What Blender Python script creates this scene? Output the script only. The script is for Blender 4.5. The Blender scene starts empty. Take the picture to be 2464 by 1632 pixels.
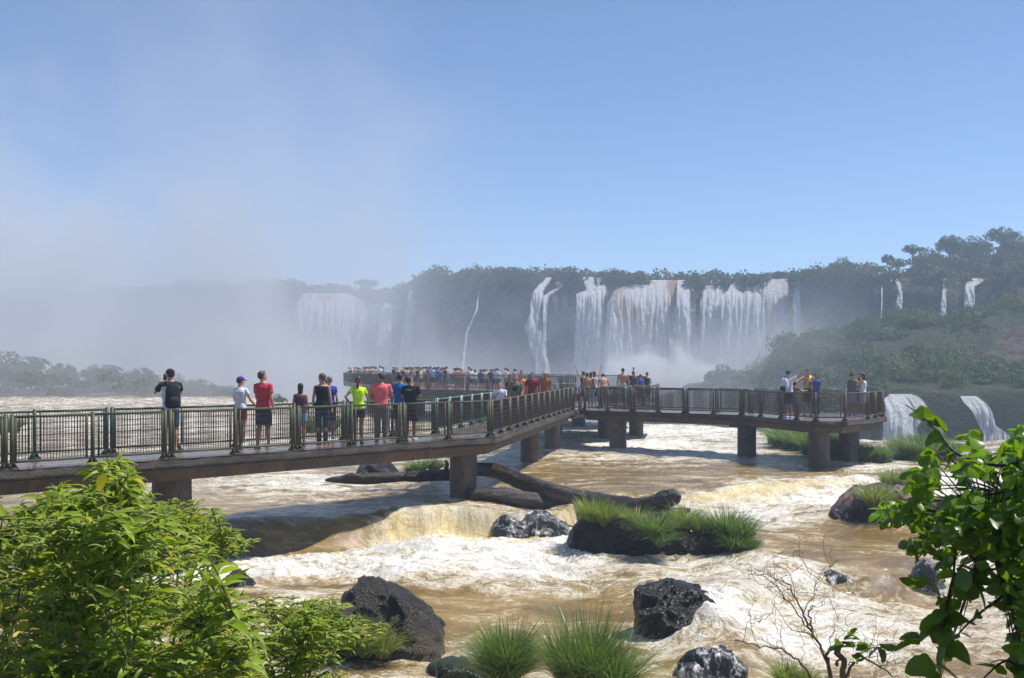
import bpy, bmesh, math, random
import numpy as np
from mathutils import Vector, Matrix
random.seed(7)
RNG = np.random.default_rng(7)
SC = bpy.context.scene
COL = SC.collection
F = 2600.0; CX = 1232.0; HY = 884.0; HC = 1.85   # lens in photo pixels, horizon row, eye height over the deck

def P(px, py, d):
    """point at distance d in front of the eye, seen at photo pixel px, py"""
    return Vector(((px-CX)/F*d, d, HC+(HY-py)/F*d))
def G(px, py, z=0.0):
    d = F*(HC-z)/(py-HY)
    return Vector(((px-CX)/F*d, d, z))

# ------------------------------------------------------------------ noise
_perm = np.random.default_rng(3).permutation(256)
_perm = np.concatenate([_perm, _perm, _perm])
_gr = np.random.default_rng(4).normal(size=(256, 3)); _gr /= np.linalg.norm(_gr, axis=1)[:, None]
def perlin(x, y, z=0.0):
    x = np.asarray(x, dtype=float); y = np.asarray(y, dtype=float)+np.zeros_like(x); z = np.zeros_like(x)+z
    xi = np.floor(x).astype(int); yi = np.floor(y).astype(int); zi = np.floor(z).astype(int)
    xf = x-xi; yf = y-yi; zf = z-zi
    u = xf*xf*xf*(xf*(xf*6-15)+10); v = yf*yf*yf*(yf*(yf*6-15)+10); w = zf*zf*zf*(zf*(zf*6-15)+10)
    def g(a, b, c):
        h = _perm[(_perm[(_perm[(xi+a) & 255]+yi+b) & 255]+zi+c) & 255]
        q = _gr[h]
        return q[..., 0]*(xf-a)+q[..., 1]*(yf-b)+q[..., 2]*(zf-c)
    l = lambda a, b, t: a+(b-a)*t
    return 1.5*l(l(l(g(0,0,0), g(1,0,0), u), l(g(0,1,0), g(1,1,0), u), v),
             l(l(g(0,0,1), g(1,0,1), u), l(g(0,1,1), g(1,1,1), u), v), w)
def fbm(x, y, z=0.0, o=4, gain=.5):
    s = 0; a = 1; t = 0
    for i in range(o):
        s = s+a*perlin(x*2**i+i*17.3, y*2**i+i*5.1, z*2**i+i*3.7); t += a; a *= gain
    return s/t
def ridge(x, y, z=0.0, o=4, gain=.5):
    s = 0; a = 1; t = 0
    for i in range(o):
        s = s+a*(1-2*np.abs(perlin(x*2**i+i*11.3, y*2**i+i*7.1, z*2**i+i*3.7))); t += a; a *= gain
    return s/t
def sstep(a, b, x):
    t = np.clip((x-a)/(b-a), 0, 1); return t*t*(3-2*t)

# ------------------------------------------------------------------ mesh buffer
ORIGIN = {}
class MB:
    def __init__(s): s.v = []; s.f = []; s.t = []; s.n = 0
    def add(s, vs, fs, tint=0.5):
        vs = np.asarray(vs, dtype=float).reshape(-1, 3); n0 = s.n
        s.v.append(vs); s.f.extend([tuple(i+n0 for i in f) for f in fs]); s.n += len(vs)
        s.t.append(np.full(len(vs), tint) if np.isscalar(tint) else np.asarray(tint, float)); return n0
    def quadgrid(s, A, tint=0.5, close=False):
        """A: (r, c, 3) points"""
        r, c = A.shape[:2]; fs = []
        cc = c if close else c-1
        for i in range(r-1):
            for j in range(cc):
                k = (j+1) % c
                fs.append((i*c+j, i*c+k, (i+1)*c+k, (i+1)*c+j))
        s.add(A.reshape(-1, 3), fs, tint if np.isscalar(tint) else np.asarray(tint).reshape(-1))
    def tube(s, pts, rad, n=8, cap=True, flat=None, tint=.5):
        """tapered tube; rad float or list, flat=(axis, ratio) squashes the section along a world axis"""
        pts = [Vector(p) for p in pts]; m = len(pts)
        rad = [rad]*m if np.isscalar(rad) else rad
        rings = []; up = None
        for i, p in enumerate(pts):
            t = (pts[min(i+1, m-1)]-pts[max(i-1, 0)])
            t = t.normalized() if t.length > 1e-9 else Vector((0, 0, 1))
            if up is None:
                up = Vector((0, 0, 1)) if abs(t.z) < .9 else Vector((0, 1, 0))
            a = t.cross(up); a = a.normalized() if a.length > 1e-6 else t.orthogonal().normalized()
            b = a.cross(t).normalized(); up = b
            for k in range(n):
                an = 2*math.pi*k/n
                q = a*math.cos(an)*rad[i]+b*math.sin(an)*rad[i]
                if flat: ax = flat[0]; q = q-ax*(q.dot(ax))*(1-flat[1])
                rings.append(p+q)
        fs = []
        for i in range(m-1):
            for k in range(n):
                k2 = (k+1) % n
                fs.append((i*n+k, i*n+k2, (i+1)*n+k2, (i+1)*n+k))
        if cap: fs.append(tuple(range(n-1, -1, -1))); fs.append(tuple((m-1)*n+k for k in range(n)))
        s.add([tuple(q) for q in rings], fs, tint)
    def box(s, c, sz, rz=0, tint=.5, R=None):
        c = Vector(c); h = Vector(sz)/2; R = R or Matrix.Rotation(rz, 3, 'Z'); vs = []
        for x in (-1, 1):
            for y in (-1, 1):
                for z in (-1, 1): vs.append(c+R @ Vector((x*h.x, y*h.y, z*h.z)))
        s.add([tuple(v) for v in vs], [(0,1,3,2), (4,6,7,5), (0,4,5,1), (2,3,7,6), (0,2,6,4), (1,5,7,3)], tint)
    def ball(s, c, r, n=10, m=7, R=None, tint=.5):
        c = Vector(c); r = Vector((r, r, r)) if np.isscalar(r) else Vector(r); vs = [c+(R or Matrix.Identity(3)) @ Vector((0, 0, r.z))]
        for i in range(1, m):
            th = math.pi*i/m
            for k in range(n):
                ph = 2*math.pi*k/n
                q = Vector((r.x*math.sin(th)*math.cos(ph), r.y*math.sin(th)*math.sin(ph), r.z*math.cos(th)))
                vs.append(c+(R @ q if R else q))
        vs.append(c-(R or Matrix.Identity(3)) @ Vector((0, 0, r.z))); L = len(vs)-1; fs = []
        for k in range(n):
            k2 = (k+1) % n
            fs.append((0, 1+k, 1+k2)); fs.append((L, L-n+k2, L-n+k))
            for i in range(m-2): fs.append((1+i*n+k, 1+(i+1)*n+k, 1+(i+1)*n+k2, 1+i*n+k2))
        s.add([tuple(v) for v in vs], fs, tint)
    def loft(s, secs, n=14, tint=.5):
        """secs: (center, rx, ry, rotation 3x3 or None)"""
        vs = []
        for c, rx, ry, R in secs:
            for k in range(n):
                a = 2*math.pi*k/n; ca, sa = math.cos(a), math.sin(a)
                e = .8
                q = Vector((rx*math.copysign(abs(ca)**e, ca), ry*math.copysign(abs(sa)**e, sa), 0))
                vs.append(tuple(Vector(c)+(R @ q if R else q)))
        m = len(secs); fs = []
        for i in range(m-1):
            for k in range(n):
                k2 = (k+1) % n; fs.append((i*n+k, i*n+k2, (i+1)*n+k2, (i+1)*n+k))
        fs.append(tuple(range(n-1, -1, -1))); fs.append(tuple((m-1)*n+k for k in range(n)))
        s.add(vs, fs, tint)
    def mesh(s, name, mat, org=None, smooth=True, attr=False):
        me = bpy.data.meshes.new(name)
        V = np.concatenate(s.v) if s.v else np.zeros((0, 3))
        if org is not None: V = V-np.array(org)
        ln = np.fromiter((len(f) for f in s.f), dtype=np.int32, count=len(s.f))
        idx = np.fromiter((i for f in s.f for i in f), dtype=np.int32, count=int(ln.sum()))
        me.vertices.add(len(V)); me.vertices.foreach_set('co', V.ravel())
        me.loops.add(len(idx)); me.loops.foreach_set('vertex_index', idx)
        me.polygons.add(len(ln)); me.polygons.foreach_set('loop_start', np.concatenate([[0], np.cumsum(ln)[:-1]]).astype(np.int32))
        me.update(calc_edges=True); me.validate()
        me.polygons.foreach_set('use_smooth', np.full(len(me.polygons), smooth))
        if attr:
            a = me.attributes.new('tint', 'FLOAT', 'POINT'); a.data.foreach_set('value', np.concatenate(s.t).astype(np.float32))
        if mat: me.materials.append(mat)
        return me
    def build(s, name, mat, parent=None, smooth=True, attr=False):
        org = ORIGIN[parent.name] if parent else None
        o = bpy.data.objects.new(name, s.mesh(name, mat, org, smooth, attr)); COL.objects.link(o)
        if parent: o.parent = parent; ORIGIN[o.name] = org
        else: ORIGIN[o.name] = (0, 0, 0)
        return o
def tag(o, label=None, cat=None, group=None, kind=None):
    if label: o['label'] = label
    if cat: o['category'] = cat
    if group: o['group'] = group
    if kind: o['kind'] = kind
    return o
def thing(name, loc, label, cat, group=None):
    o = bpy.data.objects.new(name, None); COL.objects.link(o); o.location = loc; o.empty_display_size = .3
    ORIGIN[o.name] = tuple(loc); return tag(o, label, cat, group)
def link_mesh(name, me, parent=None, loc=(0, 0, 0), rz=0, sc=(1, 1, 1)):
    o = bpy.data.objects.new(name, me); COL.objects.link(o); o.location = loc; o.rotation_euler = (0, 0, rz); o.scale = sc
    if parent: o.parent = parent
    return o

# ------------------------------------------------------------------ materials
class NT:
    def __init__(s, name):
        s.m = bpy.data.materials.new(name); s.m.use_nodes = True; s.t = s.m.node_tree; s.t.nodes.clear()
        s.out = s.n('ShaderNodeOutputMaterial')
    def n(s, ty, **kw):
        nd = s.t.nodes.new(ty)
        for k, v in kw.items():
            if k.startswith('i_'):
                key = k[2:].replace('_', ' '); nd.inputs[key].default_value = v
            else: setattr(nd, k, v)
        return nd
    def l(s, a, b): s.t.links.new(a, b)
    def noise(s, vec, scale, detail=4, rough=.55, dist=0, dim='3D'):
        nd = s.n('ShaderNodeTexNoise', i_Scale=scale, i_Detail=detail, i_Roughness=rough, i_Distortion=dist)
        if vec is not None: s.l(vec, nd.inputs['Vector'])
        return nd.outputs['Fac']
    def math(s, op, a, b=None, clamp=False, c=None):
        nd = s.n('ShaderNodeMath', operation=op, use_clamp=clamp)
        for i, x in enumerate((a, b, c)):
            if x is None: continue
            if isinstance(x, (int, float)): nd.inputs[i].default_value = x
            else: s.l(x, nd.inputs[i])
        return nd.outputs[0]
    def mix(s, fac, a, b):
        nd = s.n('ShaderNodeMix', data_type='RGBA')
        for k, x in ((0, fac), (6, a), (7, b)):
            if isinstance(x, (int, float)): nd.inputs[k].default_value = x
            elif isinstance(x, tuple): nd.inputs[k].default_value = (*x, 1) if len(x) == 3 else x
            else: s.l(x, nd.inputs[k])
        return nd.outputs[2]
    def ramp(s, x, lo, hi):
        nd = s.n('ShaderNodeMapRange', interpolation_type='SMOOTHSTEP', i_From_Min=lo, i_From_Max=hi)
        if not isinstance(lo, (int, float)): pass
        s.l(x, nd.inputs['Value']); return nd.outputs[0]
    def pos(s, scale=None):
        g = s.n('ShaderNodeNewGeometry').outputs['Position']
        if scale is None: return g
        m = s.n('ShaderNodeMapping'); m.inputs['Scale'].default_value = scale; s.l(g, m.inputs['Vector']); return m.outputs[0]
    def obj(s): return s.n('ShaderNodeTexCoord').outputs['Object']
    def attr(s, name): return s.n('ShaderNodeAttribute', attribute_name=name).outputs['Fac']
    def bump(s, h, strength, dist):
        b = s.n('ShaderNodeBump', i_Strength=strength, i_Distance=dist); s.l(h, b.inputs['Height']); return b.outputs[0]
    def princ(s, col, rough=.6, normal=None, spec=.5, metal=0, **kw):
        p = s.n('ShaderNodeBsdfPrincipled')
        for k, x in (('Base Color', col), ('Roughness', rough), ('Specular IOR Level', spec), ('Metallic', metal)):
            if isinstance(x, tuple): p.inputs[k].default_value = (*x, 1) if len(x) == 3 else x
            elif isinstance(x, (int, float)): p.inputs[k].default_value = x
            else: s.l(x, p.inputs[k])
        if normal is not None: s.l(normal, p.inputs['Normal'])
        return p
    def done(s, sh): s.l(sh.outputs[0], s.out.inputs['Surface']); return s.m
MATS = {}
def simple(name, col, rough=.7, var=.25, scale=20, bump=.1, spec=.4, bd=.01):
    if name in MATS: return MATS[name]
    t = NT(name); v = t.pos(); f = t.noise(v, scale, 5)
    c2 = tuple(max(0, c*(1-var)) for c in col); c3 = tuple(min(1, c*(1+var)) for c in col)
    c = t.mix(t.ramp(f, .3, .7), c2, c3)
    MATS[name] = t.done(t.princ(c, rough, t.bump(f, bump, bd), spec)); return MATS[name]
def cloth(col):
    key = 'cloth_%02x%02x%02x' % tuple(int(min(1, c)*255) for c in col)
    if key in MATS: return MATS[key]
    t = NT(key); v = t.obj(); f = t.noise(v, 9, 3); w = t.noise(v, 60, 2)
    c = t.mix(t.ramp(f, .25, .75), tuple(c*.82 for c in col), tuple(min(1, c*1.1) for c in col))
    MATS[key] = t.done(t.princ(c, .85, t.bump(f, .6, .03), .2)); return MATS[key]
def skin_mat(k=0):
    return simple('skin_%d' % k, [(.50, .27, .17), (.38, .19, .11), (.58, .34, .23)][k], .5, .1, 12, .05, .35)
def two_tone(name, c1, c2, c3, rough, scale, bump, bd, lo=.42, hi=.6, spec=.5, stretch=(1, 1, 1), grit=0):
    """weathered surface: three tones by position plus fine grain"""
    t = NT(name); v = t.pos(stretch); a = t.noise(v, scale, 6, .6); b = t.noise(v, scale*7, 4, .6); g = t.noise(t.pos(), scale*28, 3)
    c = t.mix(t.ramp(a, lo, hi), c1, c2); c = t.mix(t.math('MULTIPLY', t.ramp(b, .52, .68), .7), c, c3)
    h = t.math('ADD', t.math('MULTIPLY', a, 1.0), t.math('MULTIPLY', b, .35)); h = t.math('ADD', h, t.math('MULTIPLY', g, grit+.08))
    r = t.math('MULTIPLY_ADD', b, .3, c=rough-.15)
    MATS[name] = t.done(t.princ(c, r, t.bump(h, bump, bd), spec)); return MATS[name]
def leaf_mat(name, dark, light, trans=.35, rough=.45, spec=.4, tcol=None, straw=None):
    t = NT(name); a = t.attr('tint'); n = t.noise(t.pos(), 30, 2)
    k = t.math('ADD', a, t.math('MULTIPLY_ADD', n, .3, c=-.15), True)
    c = t.mix(k, dark, light)
    if straw: c = t.mix(t.ramp(a, .935, .97), c, straw)
    p = t.princ(c, rough, None, spec)
    tr = t.n('ShaderNodeBsdfTranslucent')
    hs = t.mix(.5, c, tcol or tuple(min(1, x*2.2) for x in light)); t.l(hs, tr.inputs['Color'])
    mx = t.n('ShaderNodeMixShader'); mx.inputs[0].default_value = trans
    t.l(p.outputs[0], mx.inputs[1]); t.l(tr.outputs[0], mx.inputs[2]); t.l(mx.outputs[0], t.out.inputs['Surface'])
    MATS[name] = t.m; return t.m

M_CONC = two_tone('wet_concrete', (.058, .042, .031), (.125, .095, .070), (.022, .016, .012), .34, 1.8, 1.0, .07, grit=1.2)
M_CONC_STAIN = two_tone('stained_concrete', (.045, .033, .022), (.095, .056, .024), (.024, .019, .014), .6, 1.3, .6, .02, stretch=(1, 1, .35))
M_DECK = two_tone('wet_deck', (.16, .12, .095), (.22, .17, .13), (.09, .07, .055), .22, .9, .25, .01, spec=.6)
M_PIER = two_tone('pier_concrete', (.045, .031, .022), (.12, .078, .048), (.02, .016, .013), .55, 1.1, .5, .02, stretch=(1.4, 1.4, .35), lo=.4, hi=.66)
M_ROCK = two_tone('black_basalt', (.010, .010, .011), (.026, .024, .023), (.005, .005, .006), .30, 1.7, 1.0, .12, spec=.6, grit=.5)
M_ROCKW = two_tone('streaming_rock', (.010, .010, .011), (.03, .028, .027), (.62, .60, .56), .35, 1.7, 1.0, .1, spec=.6, stretch=(2.2, 1, .6), grit=.4)
def streaming():
    t = NT('streaming_rock_water'); a = t.noise(t.pos((1, 1, 1)), 1.7, 6, .6); v = t.pos((1, 1, .22)); b = t.noise(v, 7, 5, .7, .6); e = t.noise(t.pos(), 1.1, 3)
    c = t.mix(t.ramp(a, .42, .6), (.012, .012, .013), (.035, .032, .030)); f = t.math('MULTIPLY', t.ramp(b, .48, .60), t.ramp(t.noise(t.pos(), 2.4, 4), .44, .60)); c = t.mix(f, c, (.75, .73, .68))
    return t.done(t.princ(c, t.math('MULTIPLY_ADD', f, .5, c=.22), t.bump(t.math('ADD', a, t.math('MULTIPLY', b, .4)), 1.0, .12), .6))
M_ROCKW = streaming()
M_ROCKB = two_tone('brown_basalt', (.030, .023, .017), (.12, .08, .045), (.013, .011, .010), .42, 1.3, 1.0, .12, lo=.45, hi=.68, spec=.5, grit=.5)
M_ROCKR = two_tone('reddish_rock', (.10, .06, .045), (.24, .15, .11), (.05, .035, .03), .6, 1.3, .9, .05)
M_GREEN = simple('green_paint', (.016, .05, .028), .55, .35, 14, .1, .5)
M_OLIVE = two_tone('worn_olive_paint', (.038, .052, .020), (.075, .068, .030), (.08, .038, .018), .62, 3.0, .2, .004, lo=.35, hi=.7)
M_TEAL = simple('teal_paint', (.07, .16, .12), .35, .3, 14, .1, .5)
M_RUST = two_tone('rusty_brown_steel', (.06, .04, .025), (.10, .06, .035), (.03, .022, .016), .6, 4, .2, .004)
M_WIRE = simple('rusted_wire', (.035, .022, .015), .6, .3, 30, .05)
M_BARK = two_tone('wet_bark', (.020, .014, .010), (.055, .036, .022), (.012, .009, .007), .4, 5, 1.0, .04, stretch=(1, 1, 3))
M_LOG = two_tone('wet_driftwood', (.018, .012, .009), (.05, .03, .018), (.13, .085, .055), .38, 2.5, 1.0, .05, stretch=(.5, 1, 1.5), spec=.6)
M_TWIG = simple('twig_bark', (.24, .155, .085), .7, .35, 40, .3)
M_STEM = simple('green_stem', (.16, .17, .05), .6, .3, 30, .1)
M_LEAF_L = leaf_mat('lance_leaf', (.095, .17, .010), (.38, .49, .032), .42, .45, .4, (.65, .80, .05), (.55, .45, .04))
M_LEAF_Y = leaf_mat('yellow_leaf', (.55, .36, .02), (.7, .45, .03), .3)
M_SPIKE = leaf_mat('seed_spike', (.20, .25, .05), (.34, .38, .09), .25, .7, .2)
M_LEAF_R = leaf_mat('broad_leaf', (.028, .08, .005), (.19, .33, .014), .44, .35, .5, (.34, .55, .02))
M_GRASS = leaf_mat('grass_blade', (.06, .11, .012), (.27, .34, .05), .34, .4, .5, None, (.50, .40, .16))
M_GRASS_D = leaf_mat('grass_blade_dark', (.04, .09, .012), (.17, .27, .045), .32, .4, .5, None, (.42, .33, .13))
M_FAR = leaf_mat('far_foliage', (.022, .045, .012), (.085, .12, .025), .2, .7, .2)
M_FARG = leaf_mat('far_shrub_foliage', (.028, .058, .016), (.10, .135, .034), .22, .7, .2)
# ================================================================== river
LIPX = [-2200, -600, 0, 560, 650, 750, 1000, 1300, 1400, 1650, 1780, 1850, 2000, 2150, 2464, 3200, 4200]
LIPD = [120, 128, 127, 127, 116, 100, 88, 76, 69, 66, 62, 57.5, 53, 51, 53, 60, 60]
# crest line of the first ledge in world x, y
L1X = np.array([-30, -8.8, -6.2, -3.4, -1.4, .2, 1.3, 2.95, 5.6, 8.5, 11.6, 15.2, 30])
L1Y = np.array([20.5, 24.6, 25.5, 26.7, 27.4, 27.0, 28.0, 30.8, 31.3, 33.0, 34.9, 36.9, 43])
def px_of(X, Y): return CX+F*X/Y
def blob(X, Y, px, py, rx, ry, z=-2.3):
    """soft patch centred where the photo shows it, radii in photo pixels turned into metres on the water"""
    c = G(px, py, z); d = c.y; mx = rx/F*d; my = ry*d*d/(F*(HC-z))
    return np.exp(-(((X-c.x)/mx)**2+((Y-c.y)/my)**2))
def river_height(X, Y):
    l1 = np.interp(X, L1X, L1Y)+.35*fbm(X*.8, X*0+3.3, 0, 3)
    w1 = np.interp(X, [-8, -4, -2.6, 0, 3, 8], [1.9, 1.5, .55, .45, .8, 1.5])
    drop1 = np.interp(X, [-20, -4, 1, 3, 9, 20], [.72, .74, .74, .42, .35, .3])
    t1 = sstep(0, 1, (l1-Y)/w1)
    z = -1.72-drop1*t1
    # slope on down to the near reach
    z = z-np.interp(l1-Y, [0, 1, 5, 12, 20], [0, 0, .18, .55, .85])*sstep(0, 3, l1-Y)
    # second ledge on the right
    l2 = 22.4+.25*np.sin(X*1.3)-np.clip(6.5-X, 0, 9)*.55+.25*fbm(X, X*0+9.1, 0, 2)
    k2 = sstep(3.0, 5.6, X)*(1-sstep(13, 17, X))
    z = z+k2*.22*np.exp(-((Y-l2-1.0)/1.3)**2)-k2*.36*sstep(0, .9, l2-Y)
    # local humps: dome wave under the left fall, covered rock low in the middle
    z = z+.30*blob(X, Y, 1010, 1352, 95, 28, -2.5)
    z = z+.55*blob(X, Y, 1715, 1550, 75, 40, -2.9)
    z = z-.25*blob(X, Y, 1280, 1240, 80, 22, -2.1)
    wx = X+.5*fbm(X*.5+7, Y*.5, 0, 3); wy = Y+.5*fbm(X*.5, Y*.5+4, 0, 3)
    foamy = foam_map(X, Y)
    amp = .30+.9*foamy
    up = sstep(-.5, 3, Y-l1)
    amp = amp*(1-.35*up*(1-sstep(60, 100, Y)))
    amp = amp*(1+.8*sstep(80, 110, Y))
    n1 = fbm(wx*.42, wy*.62, 1.7, 3); n2 = ridge(wx*.9, wy*1.5, 5.5, 3); n3 = ridge(wx*1.9, wy*3.9, 2.5, 3)
    n4 = ridge(wx*5.5, wy*11, 8.5, 2)
    n5 = fbm(wx*3.2, wy*7, 3.1, 3)
    fo = .25+.9*foamy
    z = z+amp*(.26*n1+.14*n2+.075*n3*fo+(.024*n4+.038*n5)*fo*(1-sstep(40, 70, Y)))
    return z, foamy, l1, t1
def foam_map(X, Y):
    l1 = np.interp(X, L1X, L1Y)
    past = l1-Y
    f = .19+.32*fbm(X*.25+3, Y*.35, 0, 3)+.16*fbm(X*.9+3, Y*1.4, 0, 2)
    B = lambda *a, **k: blob(X, Y, *a, **k)
    # upstream reaches
    f = f+.30*B(700, 1170, 330, 30, z=-1.7)+.55*B(1560, 1075, 260, 22, z=-1.7)+.35*B(1620, 1038, 300, 13, z=-1.7)
    f = f-.30*B(1420, 1160, 260, 32, z=-1.7)-.25*B(560, 1200, 170, 22, z=-1.7)-.25*B(1850, 1130, 170, 12, z=-1.7)+.35*B(1470, 1035, 80, 8, z=-1.7)
    f = f+.40*B(1980, 1172, 190, 16, z=-1.8)+.45*B(2080, 1130, 120, 14, z=-1.8)
    f = f+.22*np.exp(-((Y-112)/12)**2)*(X < -15)+.25*np.exp(-((Y-70)/20)**2)
    # first fall: white at once in the middle, only at its foot on the left
    mid = sstep(-3.9, -2.8, X)*(1-sstep(1.2, 2.6, X))
    right = sstep(2.2, 4, X)
    left = 1-sstep(-3.9, -2.8, X)
    f = f+mid*(.58*sstep(-.1, .3, past)*(1-sstep(3.5, 7, past)))
    f = f+left*(-.30*sstep(-3, -1, past)*(1-sstep(1.3, 1.8, past))+.62*sstep(1.3, 1.9, past)*(1-sstep(3.0, 4.0, past)))
    f = f+right*(.50*sstep(0, .6, past)*(1-sstep(2.5, 6, past)))
    # near reaches
    f = f-.34*B(800, 1425, 230, 32, z=-2.6)-.22*B(1230, 1490, 240, 70, z=-2.7)+.20*B(1560, 1375, 300, 30, z=-2.6)-.22*B(1180, 1440, 200, 26, z=-2.6)-.2*B(1480, 1470, 110, 28, z=-2.8)
    f = f+.32*B(1250, 1345, 260, 25, z=-2.5)-.45*B(2040, 1310, 190, 30, z=-2.5)-.50*B(2130, 1385, 110, 32, z=-2.6)-.35*B(1960, 1372, 100, 22, z=-2.6)
    f = f+.45*B(1950, 1500, 330, 60, z=-3.1)-.25*B(1330, 1545, 120, 40, z=-3)+.45*B(2350, 1440, 160, 60, z=-3)+.35*B(1900, 1600, 400, 50, z=-3.2)+.25*B(1000, 1600, 330, 25, z=-3.1)
    f = f+.35*B(660, 1500, 120, 120, z=-2.8)+.22*B(1820, 1250, 120, 45, z=-2.2)-.12*B(1400, 1570, 200, 35, z=-3)
    f = f+.5*B(1730, 1505, 60, 14, z=-3)+.45*B(1820, 1560, 60, 60, z=-3.1)+.3*B(1560, 1350, 260, 12, z=-2.5)
    for q in ((930, 1600, 120, 10), (1650, 1512, 110, 12), (1540, 1440, 30, 14), (1580, 1340, 200, 9), (1090, 1632, 70, 14), (590, 1420, 40, 9), (2090, 1262, 90, 9), (1280, 1288, 90, 10), (1715, 1520, 60, 12)):
        f = f+.35*blob(X, Y, *q, -2.6)
    return np.clip(f, 0.02, .86)

def build_river():
    cols = np.concatenate([np.linspace(-2200, -200, 110, endpoint=False), np.linspace(-200, 2660, 1050, endpoint=False), np.linspace(2660, 4200, 90)])
    lipd = np.interp(cols, LIPX, LIPD)
    lipd = lipd+2.0*fbm(cols*.012, cols*0+2.2, 0, 4)
    tn = 17.0/ (17.0+0*cols)
    rows = []
    # rows: near extension, screen-even rows, then over the far lip
    near = np.linspace(7.0, 14.8, 30, endpoint=False)
    for d in near: rows.append(np.full_like(cols, d))
    NR = 640
    inv0 = 1/14.8
    for k in range(NR+1):
        t = k/NR
        inv = inv0+(1/lipd-inv0)*t
        rows.append(1/inv)
    Y = np.stack(rows); X = (cols[None, :]-CX)/F*Y
    Z, foam, l1, t1 = river_height(X, Y)
    Z[:] = np.where(Y < 14.8, np.maximum(Z, -4.2), Z)
    # smooth brown water thins to nothing at the far lip and pours over
    ex = []; r0 = Y[-1]
    last = Z[-1]
    for k, (dy, dz) in enumerate(((.8, .12), (1.8, .7), (2.6, 2.2), (3.2, 5), (3.8, 10), (4.5, 18), (5, 32))):
        yy = r0+dy+.3*perlin(cols*.05, cols*0+k*.3); xx = (cols-CX)/F*r0*(yy/r0)
        ex.append((xx, yy, last-dz))
    X = np.vstack([X]+[e[0] for e in ex]); Y = np.vstack([Y]+[e[1] for e in ex]); Z = np.vstack([Z]+[e[2] for e in ex])
    foam = np.vstack([foam]+[np.clip(foam[-1]*.4+.6, 0, 1)]*7)
    fall = np.zeros_like(foam)
    past = l1-Y[:l1.shape[0]]
    Xl = X[:l1.shape[0]]
    fall[:l1.shape[0]] = np.exp(-((past-.45)/.7)**2)*(1-sstep(9, 12, Xl))
    A = np.stack([X, Y, Z], -1); r, c = X.shape
    me = bpy.data.meshes.new('river_water')
    me.vertices.add(r*c); me.vertices.foreach_set('co', A.ravel())
    i = np.arange(r-1)[:, None]*c+np.arange(c-1)[None, :]
    q = np.stack([i, i+1, i+c+1, i+c], -1).reshape(-1, 4).astype(np.int32)
    me.loops.add(q.size); me.loops.foreach_set('vertex_index', q.ravel())
    me.polygons.add(len(q)); me.polygons.foreach_set('loop_start', np.arange(0, q.size, 4, dtype=np.int32))
    me.update(calc_edges=True); me.polygons.foreach_set('use_smooth', np.ones(len(q), bool))
    for nm, arr in (('foam', foam), ('fall', fall)):
        a = me.attributes.new(nm, 'FLOAT', 'POINT'); a.data.foreach_set('value', arr.ravel().astype(np.float32))
    me.materials.append(water_mat())
    o = bpy.data.objects.new('river_water', me); COL.objects.link(o); tag(o, 'brown river rapids streaked with white foam', kind='structure')
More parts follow.
